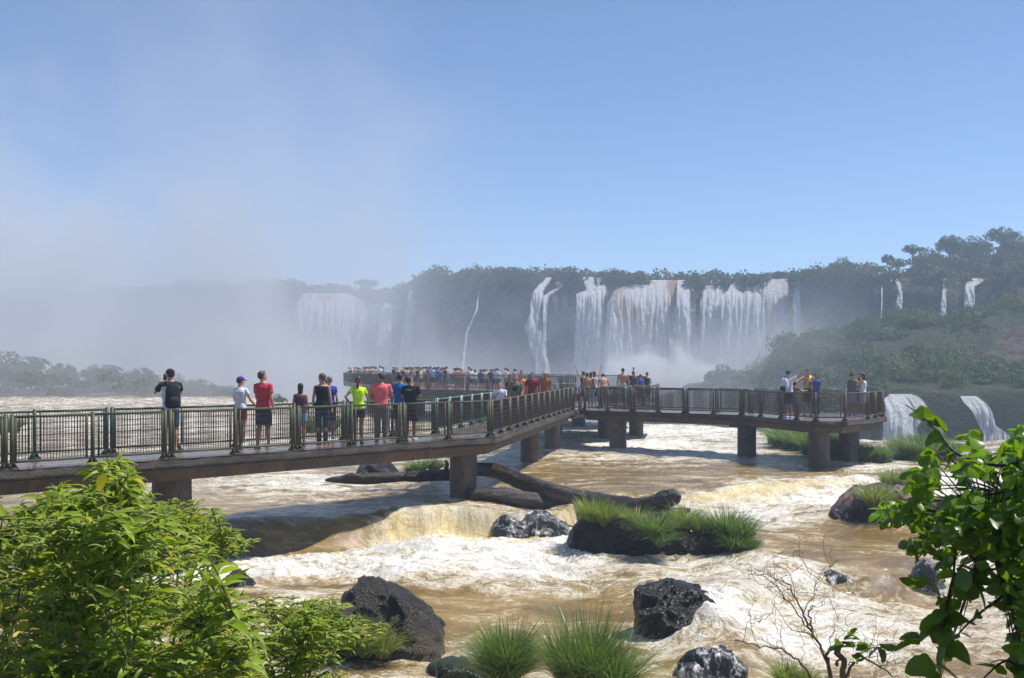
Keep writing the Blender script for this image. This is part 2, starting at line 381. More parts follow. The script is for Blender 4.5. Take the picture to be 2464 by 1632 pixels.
def water_mat():
    t = NT('river'); p = t.pos()
    foam = t.attr('foam'); fall = t.attr('fall')
    wn = t.n('ShaderNodeTexNoise', i_Scale=.5, i_Detail=4); t.l(p, wn.inputs['Vector'])
    sub = t.n('ShaderNodeVectorMath', operation='SUBTRACT'); t.l(wn.outputs['Color'], sub.inputs[0]); sub.inputs[1].default_value = (.5, .5, .5)
    sc = t.n('ShaderNodeVectorMath', operation='SCALE'); t.l(sub.outputs[0], sc.inputs[0]); sc.inputs['Scale'].default_value = 2.4
    ad = t.n('ShaderNodeVectorMath', operation='ADD'); t.l(p, ad.inputs[0]); t.l(sc.outputs[0], ad.inputs[1])
    mp = t.n('ShaderNodeMapping'); mp.inputs['Scale'].default_value = (.55, 1.5, 1.1); mp.inputs['Rotation'].default_value = (0, 0, .22); t.l(ad.outputs[0], mp.inputs['Vector'])
    w = mp.outputs[0]
    a = t.noise(w, .9, 5, .6); b = t.noise(w, 2.8, 6, .66, .4); c = t.noise(w, 9, 5, .7); e = t.noise(w, 26, 4, .75)
    def thr(x, k): return t.math('SUBTRACT', 1.0, t.math('MULTIPLY', t.math('ABSOLUTE', t.math('SUBTRACT', x, .5)), k), True)
    t1 = thr(b, 9.0); t2 = thr(c, 7.0); t3 = thr(e, 6.0)
    mass = t.math('ADD', t.math('MULTIPLY', t.math('SUBTRACT', a, .5), 1.9), t.math('MULTIPLY', t.math('SUBTRACT', b, .5), 2.0))
    mass = t.math('ADD', mass, t.math('MULTIPLY', t.math('SUBTRACT', c, .5), 1.5)); mass = t.math('ADD', mass, t.math('MULTIPLY', t.math('MULTIPLY', t.math('SUBTRACT', e, .5), 1.9), foam))
    dens = t.math('ADD', t.math('MULTIPLY_ADD', foam, 1.20, c=-.73), mass)
    core = t.ramp(dens, -.05, .50)
    th = t.math('ADD', t.math('MULTIPLY', t1, .55), t.math('ADD', t.math('MULTIPLY', t2, .42), t.math('MULTIPLY', t3, .30)), True)
    f = t.math('MAXIMUM', core, t.math('MULTIPLY', th, t.ramp(dens, -.60, .25)), True)
    fleck = t.math('MULTIPLY', t.ramp(t.noise(p, 34, 3, .7), .62, .70), t.math('MULTIPLY_ADD', foam, .7, c=.12), True)
    f = t.math('MAXIMUM', f, fleck)
    streak = t.noise(t.pos((6, 1.2, 1.2)), 3.0, 5, .7)
    onfall = t.math('MULTIPLY', fall, t.ramp(foam, .35, .8))
    f = t.mix_f(onfall, f, t.math('MULTIPLY', t.ramp(streak, .42, .66), .95)) if False else t.math('ADD', t.math('MULTIPLY', f, t.math('SUBTRACT', 1.0, t.math('MULTIPLY', onfall, .75))), t.math('MULTIPLY', onfall, t.math('MULTIPLY', t.ramp(streak, .50, .74), .75)), True)
    brown = t.mix(t.ramp(a, .35, .65), (.19, .118, .036), (.34, .225, .070))
    gold = t.mix(t.ramp(b, .3, .7), (.60, .40, .07), (.82, .64, .22))
    tan = t.mix(t.ramp(dens, -.70, .30), brown, (.66, .47, .17))
    body = t.mix(onfall, tan, gold)
    white = t.mix(t.ramp(e, .35, .62), (.84, .78, .62), (.96, .94, .90))
    col = t.mix(f, body, white)
    bn = t.noise(t.pos((1, 1.4, 1)), 5, 6, .65, .4); bf = t.noise(p, 20, 5, .7)
    fr = t.math('MULTIPLY_ADD', f, .85, c=.22)
    h = t.math('ADD', t.math('MULTIPLY', bn, .55), t.math('MULTIPLY', t.math('MULTIPLY', bf, .45), fr)); h = t.math('ADD', h, t.math('MULTIPLY', f, .30)); h = t.math('ADD', h, t.math('MULTIPLY', t.math('MULTIPLY', c, .4), fr))
    rough = t.math('MULTIPLY_ADD', f, .5, c=.07)
    return t.done(t.princ(col, rough, t.bump(h, .6, .13), .6))
build_river()
def Wd(px, py):
    """distance at which the sight line through a photo pixel meets the river surface"""
    d = np.arange(14, 140, .05); z = river_height((px-CX)/F*d, d)[0]; ray = HC+(HY-py)/F*d
    k = np.argmax(ray < z); return float(d[k])

# ================================================================== ground sheet and gorge
def sheet(name, label, xs, ys, zf, mat):
    X, Y = np.meshgrid(xs, ys); Z = zf(X, Y); mb = MB(); mb.quadgrid(np.stack([X, Y, Z], -1))
    return tag(mb.build(name, mat), label, kind='structure')
M_SOIL = two_tone('bank_soil', (.05, .038, .024), (.10, .075, .045), (.03, .04, .015), .9, 1.2, .8, .05)
M_GORGE = two_tone('gorge_floor', (.10, .12, .12), (.30, .32, .32), (.05, .06, .05), .8, .05, .6, .5)
def zg(X, Y):
    return -42+3*fbm(X*.02, Y*.02, 0, 3)
sheet('gorge_floor', 'gorge floor far below the falls', np.concatenate([[-4000, -2000, -900], np.linspace(-500, 500, 80), [900, 2000, 4000]]),
      np.concatenate([[-400, -100], np.linspace(0, 600, 60), [1000, 2500, 6000]]), zg, M_GORGE)
def zb(X, Y):
    z = np.interp(Y, [-30, -3, 1.2, 3, 6, 9, 13, 16], [1.2, .6, .25, -.3, -1.6, -2.9, -4.1, -5.0])
    side = np.interp(np.abs(X), [0, 14, 30, 60], [0, 0, .5, 2])*sstep(14, 6, Y) if False else 0
    return z+.25*fbm(X*.5, Y*.5, 3, 4)
sheet('river_bank', 'steep earth bank where the photographer stands', np.linspace(-60, 60, 160), np.linspace(-30, 15, 70), zb, M_SOIL)

# ================================================================== far cliffs
CLPX = [-1600, -500, 300, 540, 700, 860, 985, 1008, 1022, 1060, 1150, 1250, 1400, 1560, 1700, 1850, 1950, 2100, 2300, 2464, 2900, 3800]
CLD = [520, 430, 400, 380, 345, 330, 315, 290, 262, 250, 245, 240, 238, 235, 230, 224, 215, 196, 184, 178, 172, 200]
CLY = [735, 722, 712, 697, 694, 706, 706, 690, 672, 668, 662, 664, 668, 674, 675, 672, 668, 664, 668, 664, 650, 640]
def cliff_xy(px): return np.interp(px, CLPX, CLD), np.interp(px, CLPX, CLY)
def build_cliff():
    cols = np.concatenate([np.linspace(-1600, 500, 160, endpoint=False), np.linspace(500, 2600, 620, endpoint=False), np.linspace(2600, 3800, 60)])
    D, Yt = cliff_xy(cols); zt = HC+(HY-Yt)/F*D
    rows = []
    vs = np.concatenate([np.linspace(0, 1, 90)])
    u = cols*D/F
    for v in vs:                                        # foot to brink
        z = -44+(zt+44)*v
        lean = (1-v)*9*(.6+.4*perlin(u*.05, u*0+v*2))
        bump = 3.2*fbm(u*.12, u*0+z*.05, 1.1, 4)+1.8*ridge(u*.35, u*0+z*.035, 4.1, 3)
        shelf = 1.6*np.sin(z*.55+2*perlin(u*.04, u*0))
        d = D-lean-bump*sstep(1.02, .9, v)-shelf*.6+2.0
        rows.append(np.stack([(cols-CX)/F*d, d, z], -1))
    for back in (3, 7, 14, 30, 60, 110, 200, 400, 900):       # plateau behind the brink
        rise = np.interp(cols, [1850, 2100, 2464, 3000], [0, .5, 1, 1.3])
        z = zt+.8*fbm(u*.1, u*0+back*.1, 0, 3)+rise*np.interp(back, [0, 14, 40, 100, 900], [0, .8, 4.5, 5.5, 6])-back*.006
        d = D+back; rows.append(np.stack([(cols-CX)/F*D*(1+back/D), d, z], -1))
    mb = MB(); mb.quadgrid(np.stack(rows)); 
    t = NT('cliff_rock'); p = t.pos((1, 1, .4)); a = t.noise(p, .16, 6, .65); b = t.noise(t.pos(), .5, 6, .65)
    c = t.mix(t.ramp(a, .4, .6), (.028, .026, .024), (.075, .06, .048)); c = t.mix(t.ramp(b, .5, .66), c, (.035, .055, .015))
    tag(mb.build('cliff', t.done(t.princ(c, .7, t.bump(b, .9, 1.2), .3))), 'long dark basalt cliff around the falls', kind='structure')
build_cliff()

# right hand rocky slope below the cliff, in front of it
def slope_z(X, Y):
    px = px_of(X, Y)
    top = np.interp(px, [1500, 1700, 1790, 1830, 1880, 1960, 2100, 2200, 2330, 2464, 2700, 3400], [1015, 955, 925, 900, 846, 838, 816, 802, 784, 764, 750, 755])
    z0 = HC+(HY-top)/F*150                                # crest height at 150 m
    zf = np.interp(px, [1500, 1750, 1900, 2130, 2464, 3400], [-25, -14, -5.0, -.5, -.6, -.6])   # foot height
    k = sstep(96, 150, Y)
    z = zf+(z0-zf)*k-sstep(96.5, 92, Y)*np.where(px > 1700, 40, 20)
    return z+(1.8*fbm(X*.09, Y*.09, 2, 4)+1.5*ridge(X*.16, Y*.20, 4, 5))*(.4+k)
def build_slope():
    rows = []
    cols = np.linspace(1480, 3400, 300)
    for d in np.concatenate([np.linspace(91, 99, 24, endpoint=False), np.linspace(99, 165, 90), [180, 200]]):
        X = (cols-CX)/F*d; rows.append(np.stack([X, X*0+d, slope_z(X, X*0+d)-(d > 170)*3.0], -1))
    mb = MB(); mb.quadgrid(np.stack(rows))
    t = NT('slope_ground'); a = t.noise(t.pos(), .10, 5, .6); b = t.noise(t.pos((1, 1, 2.5)), .45, 7, .7); g = t.noise(t.pos(), 1.6, 5, .7)
    c = t.mix(t.ramp(b, .42, .58), (.04, .03, .026), (.13, .095, .08)); c = t.mix(t.ramp(a, .38, .45), c, (.045, .060, .022))
    tag(mb.build('hillside', t.done(t.princ(c, .85, t.bump(t.math('ADD', b, g), 1.0, .8), .2))), 'reddish rocky hillside under the right hand cliff', kind='structure')
build_slope()

# ================================================================== clumps of foliage
def clump_arrays(c, r, n, leaf, rng, squash=.75, dome=True):
    """n leaf-sized quads through the shell of a lumpy mass"""
    d = rng.normal(size=(n, 3)); d /= np.linalg.norm(d, axis=1)[:, None]
    if dome: d[:, 2] = np.abs(d[:, 2])*1.0-.25*(rng.random(n) < .35)
    rad = r*(.62+.42*rng.random(n)**.6)*(1+.28*perlin(d[:, 0]*2.2+c[0], d[:, 1]*2.2+c[1], d[:, 2]*2.2))
    p = np.array(c)+d*rad[:, None]*np.array([1, 1, squash])
    nrm = d+rng.normal(size=(n, 3))*.55; nrm /= np.linalg.norm(nrm, axis=1)[:, None]
    t = np.cross(nrm, rng.normal(size=(n, 3))); t /= np.linalg.norm(t, axis=1)[:, None]; b = np.cross(nrm, t)
    s = leaf*(.6+.8*rng.random(n))[:, None]
    q = np.stack([p-t*s*.5-b*s*.2, p+t*s*.1-b*s*.5, p+t*s*.55+b*s*.1, p+t*s*.0+b*s*.55], 1)
    tint = np.clip(rng.random()*.5+.5*rng.random(n), 0, 1)
    return q, np.repeat(tint, 4)
def add_clump(mb, *a, **k):
    q, t = clump_arrays(*a, **k); n = len(q)
    mb.add(q.reshape(-1, 3), [(4*i, 4*i+1, 4*i+2, 4*i+3) for i in range(n)], t)
def scatter_cliff_green():
    rng = np.random.default_rng(11)
    for nm, lo, hi, lab in (('brink_undergrowth', -300, 1000, 'hazy green growth along the distant left brink'),
                            ('cliff_undergrowth', 1010, 1920, 'green growth over the cliff between the waterfalls'),
                            ('ledge_undergrowth', 1920, 2750, 'olive growth along the right hand brink')):
        mb = MB(); px = lo
        gaps = [(722, 950), (985, 1000), (1300, 1330), (1395, 1450), (1555, 1650), (1695, 1712), (1745, 1760), (1835, 1895), (2155, 2170), (2262, 2290), (2325, 2370)]
        while px < hi:
            D, y = cliff_xy(px); zt = HC+(HY-y)/F*D
            ingap = any(a-4 < px < b+4 for a, b in gaps)
            if not ingap:
                r = rng.uniform(1.4, 2.8)*(D/230)
                add_clump(mb, ((px-CX)/F*D, D-2+rng.uniform(-1, 2), zt+rng.uniform(-1.8, .2)), r, 170, .5*D/230, rng, squash=rng.uniform(.6, 1.1))
            if rng.random() < .8:
                add_clump(mb, ((px-CX)/F*(D+9), D+9, zt+rng.uniform(-.8, 1.0)), rng.uniform(2, 3.4), 150, .6*D/230, rng)
            # growth down the face
            k = 3.0 if 1015 < px < 1300 else 1.6 if px < 1480 else 1.0
            for _ in range(int(k+rng.random())):
                v = rng.random()**1.5; z = zt-1-v*(22 if 1015 < px < 1400 else 9)
                if any(a-8 < px < b+8 for a, b in gaps) or 1470 < px < 1680 and v > .1: continue
                vv = (z+44)/(zt+44); dd = D-(1-vv)*7-1.5
                add_clump(mb, ((px-CX)/F*dd, dd, z), rng.uniform(1.2, 2.6), 130, .5, rng, squash=rng.uniform(.7, 1.3))
            px += rng.uniform(9, 17)*230/D
        tag(mb.build(nm, M_FAR, attr=True, smooth=False), lab, kind='stuff')
    mb = MB()
    for _ in range(620):                                    # scrub on the rocky slope
        d = rng.uniform(98, 158); px = rng.uniform(1690, 2760)
        X = (px-CX)/F*d
        if perlin(X*.06+3, d*.06, 0) < -.1: continue
        if 2125 < px < 2250 and d < 103 or 2300 < px < 2440 and d < 101: continue
        z = float(slope_z(np.array([X]), np.array([d]))[0])
        add_clump(mb, (X, d, z), rng.uniform(.8, 2.3), 190, .27, rng, squash=rng.uniform(.6, 1.0))
    tag(mb.build('hillside_undergrowth', M_FARG, attr=True, smooth=False), 'low green scrub over the rocky hillside', kind='stuff')
scatter_cliff_green()

# ================================================================== trees
def tree_mesh(seed, flat=1.0, dense=1.0, leaf=.062):
    """unit crown (half width 1, centre at 1.0 above ground) of many small leaves on limbs; returns crown mesh, trunk mesh"""
    rng = np.random.default_rng(seed); cr = MB(); tr = MB()
    tr.tube([(0, 0, -.35), (.04, .02, .3), (.02, 0, .75)], [.085, .06, .04], 7)
    for k in range(int(13*dense)):
        a = k*2.4+rng.uniform(-.4, .4); rr = rng.uniform(.25, .78) if k else .05
        c = (rr*math.cos(a), rr*math.sin(a), 1.0+flat*rng.uniform(-.42, .5)*(1.15-rr))
        tr.tube([(.02, 0, rng.uniform(.3, .6)), (c[0]*.5, c[1]*.5, .55+.3*c[2]*.6), c], [.032, .022, .008], 5)
        add_clump(cr, c, rng.uniform(.26, .42), int(330*dense), leaf, rng, squash=.75*flat+.1, dome=False)
    for _ in range(26):
        d = rng.normal(size=3); d /= np.linalg.norm(d); d[2] = abs(d[2])*flat
        add_clump(cr, (d[0]*.95, d[1]*.95, 1+d[2]*.62), .12, 26, leaf, rng, dome=False)
    return cr.mesh('crown', M_FAR, smooth=False, attr=True), tr.mesh('trunk', M_BARK)
TREES = [tree_mesh(s, f, dn) for s, f, dn in ((1, 1.0, 1), (2, .8, .8), (3, 1.15, 1.2), (4, .45, .8))]
def tree(px, ytop, wpx, D, kind, label, name='broadleaf_tree', group='trees on the skyline'):
    R = wpx/2/F*D; cm, tm = TREES[kind]
    hgt = {0: 1.75, 1: 1.55, 2: 1.85, 3: 1.35}[kind]
    z = HC+(HY-ytop)/F*D-hgt*R
    e = thing(name, ((px-CX)/F*D, D, z), label, 'tree', group)
    rz = random.uniform(0, 6)
    link_mesh('crown', cm, e, rz=rz, sc=(R, R, R)); link_mesh('trunk', tm, e, rz=rz, sc=(R, R, R*1.0))
for px, y, w, D, k, lab in (
    (2028, 622, 84, 212, 0, 'round dark tree standing alone on the brink where the right hill begins'),
    (1965, 650, 76, 214, 3, 'low spreading tree just to the left of the lone round tree on the brink'),
    (1872, 653, 62, 226, 3, 'small flat topped tree on the brink behind the right edge of the great fall'),
    (2098, 632, 62, 210, 1, 'short bushy tree just to the right of the lone round tree'),
    (2136, 611, 32, 212, 2, 'narrow upright tree in the dip to the right of the lone round tree'),
    (2160, 622, 50, 215, 1, 'thin open tree beside the narrow upright one'),
    (2196, 588, 52, 216, 1, 'sparse tree with a small lifted crown halfway up the right hill'),
    (2232, 600, 92, 214, 0, 'broad tree halfway up the right hill below the lifted crown'),
    (2286, 563, 70, 216, 2, 'tall dense tree with a rounded head rising left of the highest crown'),
    (2345, 572, 100, 215, 0, 'leafy tree between the rounded head and the highest crown of the hill'),
    (2412, 547, 86, 220, 1, 'tree with the highest crown of the right hill'),
    (2450, 566, 100, 214, 2, 'big tree cut by the edge of the picture under the highest crown'),
    (2390, 590, 130, 205, 2, 'widest dense tree in the front of the right hill'),
    (2300, 606, 110, 205, 0, 'dark tree low on the right hill above the thin cascades'),
    (2230, 628, 90, 203, 0, 'low bushy tree on the right hill above the reddish bank'),
    (2470, 612, 120, 198, 0, 'shaded tree at the picture edge on the brink of the right cliff'),
    (2600, 560, 150, 205, 0, 'tree beyond the frame on the right hill'),
    (2720, 590, 150, 200, 2, 'further tree beyond the frame on the right hill'),
    (1539, 650, 30, 240, 2, 'tiny round tree on the brink just left of the great brown and white fall'),
    (1152, 646, 36, 252, 0, 'small rounded tree on the highest point of the central cliff'),
    (1068, 660, 44, 255, 1, 'bushy tree on the left shoulder of the central cliff'),
    (885, 672, 60, 350, 3, 'hazy flat tree on the distant brink behind the left curtain fall')):
    tree(px, y, w, D, k, lab)
for i, (px, y, w) in enumerate(((1722, 661, 26), (1775, 660, 24), (1800, 661, 30), (1832, 662, 20), (1700, 664, 34), (1660, 668, 24))):
    tree(px, y, w, 231, 2, ['round bush on the brink nearest the right side of the brown streaked fall', 'small round bush between two thin streams on the brink',
        'wide round bush beside the small bush on the brink of the great falls', 'smallest round bush next to the white curtain at the right end of the great falls',
        'largest round bush on the brink right of the brown streaked fall', 'low bush at the right lip of the brown streaked fall'][i], 'brink_bush', 'round bushes on the brink')
for i, (px, y, w, D) in enumerate(((15, 852, 130, 150), (75, 858, 80, 152), (150, 872, 70, 148), (225, 880, 60, 145), (262, 878, 58, 143), (340, 882, 78, 140), (420, 903, 80, 138), (490, 915, 80, 135), (545, 928, 60, 132), (668, 950, 42, 104))):
    tree(px, y, w*1.15, D, i % 3, ['tallest misty shrub at the left edge of the picture behind the river', 'misty shrub beside the tallest one at the left edge',
        'rounded misty shrub standing alone after the dip in the left thicket', 'misty shrub in the middle of the left thicket', 'misty shrub touching the middle one of the left thicket',
        'pale rounded shrub in the mist just left of the man with the backpack', 'low misty shrub right behind the man with the backpack', 'low misty shrub to the right of the man with the backpack',
        'last low misty shrub before the woman in the purple cap', 'small round shrub in the mist behind the man in the red polo'][i], 'misty_shrub', 'shrubs across the river in the mist')
for px, y, w, D, k, lab in (
    (2340, 768, 190, 132, 0, 'large leafy tree on the rocky hillside under the brightest spout of the right cliff'),
    (2245, 812, 120, 134, 1, 'tree on the rocky hillside left of the large leafy one'),
    (2440, 800, 150, 126, 2, 'tree on the rocky hillside cut by the picture edge'),
    (2200, 880, 110, 120, 0, 'bushy tree low on the rocky hillside above the lower falls'),
    (2330, 900, 130, 116, 1, 'wide bushy tree between the two lower falls and the large leafy tree'),
    (2140, 838, 90, 138, 2, 'rounded tree in the middle of the rocky hillside'),
    (1975, 888, 110, 124, 3, 'round bush on the hillside behind the man in the blue cap'),
    (1740, 880, 90, 150, 0, 'dim round tree in the mist at the left foot of the rocky hillside'),
    (1800, 892, 80, 140, 1, 'dim bush beside the round tree at the left foot of the hillside'),
    (2090, 905, 100, 118, 0, 'bush on the hillside behind the two photographers')):
    tree(px, y, w, D, k, lab, 'hillside_tree', 'trees on the rocky hillside')
def far_bank():
    cols = np.linspace(-1200, 640, 120); rows = []
    for d in (129.5, 131, 134, 140, 150, 160, 170, 173):
        X = (cols-CX)/F*d; z = -2.0+np.interp(d, [129, 134, 150, 168, 173], [-1.5, .2, .9, .4, -6])+.5*fbm(X*.15, X*0+d*.1, 0, 3)-np.clip((cols-560)/20, 0, 4)
        rows.append(np.stack([X, X*0+d, z], -1))
    mb = MB(); mb.quadgrid(np.stack(rows)); tag(mb.build('far_river_bank', M_SOIL), 'low bank under the misty shrubs', kind='structure')
    rng = np.random.default_rng(5); mb = MB()
    for _ in range(260):
        px = rng.uniform(-1100, 585); d = rng.uniform(128, 150); top = np.interp(px, [-100, 60, 120, 340, 560], [3.0, 3.2, 2.2, 2.0, .5])
        add_clump(mb, ((px-CX)/F*d, d, -1.8+rng.random()*top), rng.uniform(.9, 1.8), 150, .32, rng)
    tag(mb.build('thicket', M_FARG, attr=True, smooth=False), 'low misty thicket along the far side of the river', kind='stuff')
far_bank()

# ================================================================== waterfalls
def fall_mat(name, tan=0.0, dens=.5):
    t = NT(name); v = t.pos((1, .3, .10)); a = t.noise(v, .7, 7, .7, .3); b = t.noise(t.pos((1, 1, .25)), 2.0, 5, .7); e = t.attr('edge')
    c0 = t.mix(t.ramp(b, .35, .65), (.80, .82, .84), (.97, .97, .97))
    at = t.attr('tan'); c = t.mix(t.math('MULTIPLY', t.ramp(t.noise(v, .35, 4), .42, .62), at), c0, (.50, .34, .18))
    f = t.math('ADD', t.math('MULTIPLY', a, 1.5), t.math('MULTIPLY', b, .6)); f = t.math('ADD', f, t.math('MULTIPLY', e, .9))
    al = t.ramp(f, 1.6-dens, 2.15-dens+.1)
    nb = t.bump(t.math('ADD', a, b), .9, .9); p = t.princ(c, .8, nb, .2); tr = t.n('ShaderNodeBsdfTranslucent'); t.l(c, tr.inputs['Color']); t.l(nb, tr.inputs['Normal'])
    mx = t.n('ShaderNodeMixShader'); mx.inputs[0].default_value = .42; t.l(p.outputs[0], mx.inputs[1]); t.l(tr.outputs[0], mx.inputs[2])
    ts = t.n('ShaderNodeBsdfTransparent'); m2 = t.n('ShaderNodeMixShader'); t.l(al, m2.inputs[0]); t.l(ts.outputs[0], m2.inputs[1]); t.l(mx.outputs[0], m2.inputs[2])
    return t.done(m2)
M_FALL = fall_mat('falling_water', 0, .86); M_FALL_THIN = fall_mat('thin_falling_water', 0, .58)
def waterfall(name, label, path, mat, seed=0, tan=0, bulge=1.6, off=5.5, group='waterfalls along the cliff'):
    """path: list of (photo row, left px, right px) from lip to foot; the sheet hangs off the cliff and wraps round its own body"""
    px0 = (path[0][1]+path[0][2])/2; D0, _ = cliff_xy(px0)
    ys = np.array([q[0] for q in path], float); yy = np.linspace(ys[0], ys[-1], 90)
    L = np.interp(yy, ys, [q[1] for q in path]); R = np.interp(yy, ys, [q[2] for q in path])
    n = max(9, int((max(R)-min(L))/1.4)); rows = []; E = []; T = []
    u = np.linspace(0, 1, n)
    for back in (6, 2.5):
        px = L[0]+(R[0]-L[0])*u; d = D0+back
        rows.append(np.stack([(px-CX)/F*D0, px*0+d, HC+(HY-yy[0])/F*(D0-1)-.35+0*px], -1)); E.append(.35-abs(u*2-1)**2); T.append(u*0+tan)
    for i, y in enumerate(yy):
        v = i/89; px = L[i]+(R[i]-L[i])*u; px = px+1.2*perlin(px*.15, px*0+y*.02+seed)
        arc = 1-(2*u-1)**2
        k_ = 1-math.exp(-v*5); d = D0+1.5-(off+1.5)*(1-math.exp(-v*9))-4.5*v-bulge*.5*arc**.5*k_-(1.5*ridge(px*.055+.6*perlin(px*.02, px*0+v*3), px*0+v*.9+seed, 0, 2)+1.0*fbm(px*.16, px*0+v*5+seed, 0, 3)+.5*fbm(px*.3, px*0+v*16+seed, 0, 2))*k_*min(1, off/6)
        rows.append(np.stack([(px-CX)/F*d, d, HC+(HY-y)/F*d], -1))
        E.append((1-abs(2*u-1)**(2.6 if bulge > 1.6 else 1.5))*1.15-.14*v+.25*perlin(px*.045+seed, px*0+y*.02)+.12*perlin(px*.2+seed, px*0+y*.05)); T.append(np.full(n, tan)*(1-.6*v))
    mb = MB(); mb.quadgrid(np.stack(rows)); me = mb.mesh(name, mat)
    for nm, arr in (('edge', E), ('tan', T)):
        a = me.attributes.new(nm, 'FLOAT', 'POINT'); a.data.foreach_set('value', np.concatenate(arr).astype(np.float32))
    o = bpy.data.objects.new(name, me); COL.objects.link(o); return tag(o, label, 'waterfall', group)
waterfall('waterfall', 'broad hazy curtain fall with a brownish top, behind the far crowded platform', [(706, 724, 956), (740, 708, 950), (800, 700, 940), (960, 688, 925)], M_FALL, 1, .8, 6)
waterfall('waterfall', 'white column of water falling in front of the right end of the hazy curtain fall', [(728, 925, 950), (760, 912, 948), (960, 890, 935)], M_FALL_THIN, 2, 0, 2, 9)
waterfall('waterfall', 'single slender fall in the notch between the hazy curtain and the green cliff', [(699, 985, 1000), (760, 975, 996), (870, 958, 985), (960, 950, 980)], M_FALL, 3, 0, 1, 6)
waterfall('waterfall', 'threadlike stream down the green central cliff', [(700, 1151, 1154), (745, 1145, 1150), (800, 1120, 1126), (900, 1108, 1116)], M_FALL_THIN, 4, 0, .3, 9)
waterfall('waterfall', 'stepped white cascade widening below the green cliff left of the great falls', [(668, 1312, 1332), (700, 1282, 1310), (730, 1276, 1305), (760, 1272, 1300), (786, 1260, 1296), (800, 1264, 1312), (900, 1285, 1330)], M_FALL_THIN, 5, 0, 1, 9)
waterfall('waterfall', 'spattering small cascade beside the stepped one on the green cliff', [(680, 1336, 1346), (690, 1338, 1358), (712, 1308, 1322), (760, 1306, 1316), (880, 1304, 1316)], M_FALL_THIN, 6, 0, .5, 8)
waterfall('waterfall', 'left prong of the forked fall left of the great falls', [(667, 1402, 1428), (698, 1410, 1438), (707, 1386, 1440), (730, 1386, 1418), (860, 1382, 1416), (930, 1378, 1416)], M_FALL, 7, 0, 1.2, 7)
waterfall('waterfall', 'right prong of the forked fall, running down into its wider lower part', [(669, 1434, 1448), (690, 1438, 1460), (702, 1414, 1462), (740, 1412, 1456), (930, 1406, 1454)], M_FALL_THIN, 8, .15, 1, 8)
waterfall('waterfall', 'greatest fall of all, white with brown streaks, pouring into the bright spray', [(674, 1540, 1634), (684, 1506, 1664), (698, 1478, 1672), (730, 1464, 1674), (800, 1456, 1676), (960, 1446, 1680)], M_FALL, 9, .95, 5, 6)
waterfall('waterfall', 'white shoulder of water bulging on the left flank of the greatest fall', [(704, 1474, 1520), (730, 1462, 1528), (790, 1456, 1530), (940, 1450, 1532)], M_FALL, 10, 0, 3, 9)
waterfall('waterfall', 'short bright step of water at the right lip of the greatest fall', [(674, 1632, 1656), (684, 1630, 1660), (800, 1626, 1664), (940, 1630, 1660)], M_FALL, 11, .1, 2, 9)
waterfall('waterfall', 'veil of water just right of the greatest fall under the round bushes', [(672, 1714, 1730), (692, 1692, 1738), (720, 1684, 1750), (940, 1672, 1756)], M_FALL_THIN, 12, 0, 2, 7)
waterfall('waterfall', 'foaming fall between round bushes halfway to the white curtain at the right', [(674, 1760, 1784), (698, 1752, 1780), (712, 1734, 1798), (760, 1734, 1800), (940, 1720, 1806)], M_FALL, 13, 0, 3, 8)
waterfall('waterfall', 'pale fall with a rounded shoulder next to the white curtain', [(676, 1800, 1826), (700, 1790, 1846), (940, 1780, 1850)], M_FALL_THIN, 14, 0, 2.5, 7)
waterfall('waterfall', 'white curtain with a brown edge at the right end of the great falls', [(671, 1838, 1896), (700, 1836, 1897), (790, 1838, 1897), (940, 1832, 1896)], M_FALL, 15, .6, 1.5, 4)
waterfall('waterfall', 'faint narrow veil just past the white curtain on the dark cliff', [(667, 1914, 1926), (720, 1908, 1928), (900, 1900, 1930)], M_FALL_THIN, 16, 0, .8, 5)
waterfall('waterfall', 'hair thin stream on the dark cliff left of the short double spout', [(681, 2121, 2124), (800, 2118, 2123)], M_FALL_THIN, 17, 0, .2, 6)
waterfall('waterfall', 'short double spout on the dark cliff below the dip in the right hill', [(670, 2146, 2158), (682, 2156, 2168), (705, 2162, 2172), (745, 2148, 2172)], M_FALL_THIN, 18, 0, .4, 5)
waterfall('waterfall', 'thin slanting spout left of the brightest spout on the right cliff', [(672, 2272, 2288), (688, 2268, 2280), (800, 2254, 2274)], M_FALL_THIN, 19, 0, .4, 4)
waterfall('waterfall', 'brightest spout on the right cliff, with a wide white lip', [(670, 2336, 2374), (677, 2326, 2366), (690, 2322, 2346), (790, 2316, 2344)], M_FALL, 20, 0, .6, 4)
def low_fall(label, path, seed):
    ys = np.array([q[0] for q in path], float); yy = np.linspace(ys[0], ys[-1], 50)
    L = np.interp(yy, ys, [q[1] for q in path]); R = np.interp(yy, ys, [q[2] for q in path]); n = int((max(R)-min(L))/2); u = np.linspace(0, 1, n); rows = []; E = []
    for i, y in enumerate(yy):
        v = i/49; px = L[i]+(R[i]-L[i])*u+2*perlin(u*9, u*0+v*4+seed); E0 = -.5*(1-min(1, v*9)); d = 91.6-4*v-1.2*fbm(px*.05, px*0+v*2+seed, 0, 3); zz = HC+(HY-y)/F*94
        zz = HC+(HY-y)/F*d; rows.append(np.stack([(px-CX)/F*d, d+2.6*(1-min(1, v*5))**2, zz+0*px], -1)); E.append(E0*np.abs(perlin(u*7, u*0+seed))*2+(1-abs(2*u-1)**4)*1.0-.1*v+.25*fbm(px*.04, px*0+y*.04+seed, 0, 2))
    mb = MB(); mb.quadgrid(np.stack(rows)); me = mb.mesh('waterfall', M_FALL)
    a = me.attributes.new('edge', 'FLOAT', 'POINT'); a.data.foreach_set('value', np.concatenate(E).astype(np.float32))
    me.attributes.new('tan', 'FLOAT', 'POINT')
    o = bpy.data.objects.new('waterfall', me); COL.objects.link(o); tag(o, label, 'waterfall', 'lower waterfalls on the right')
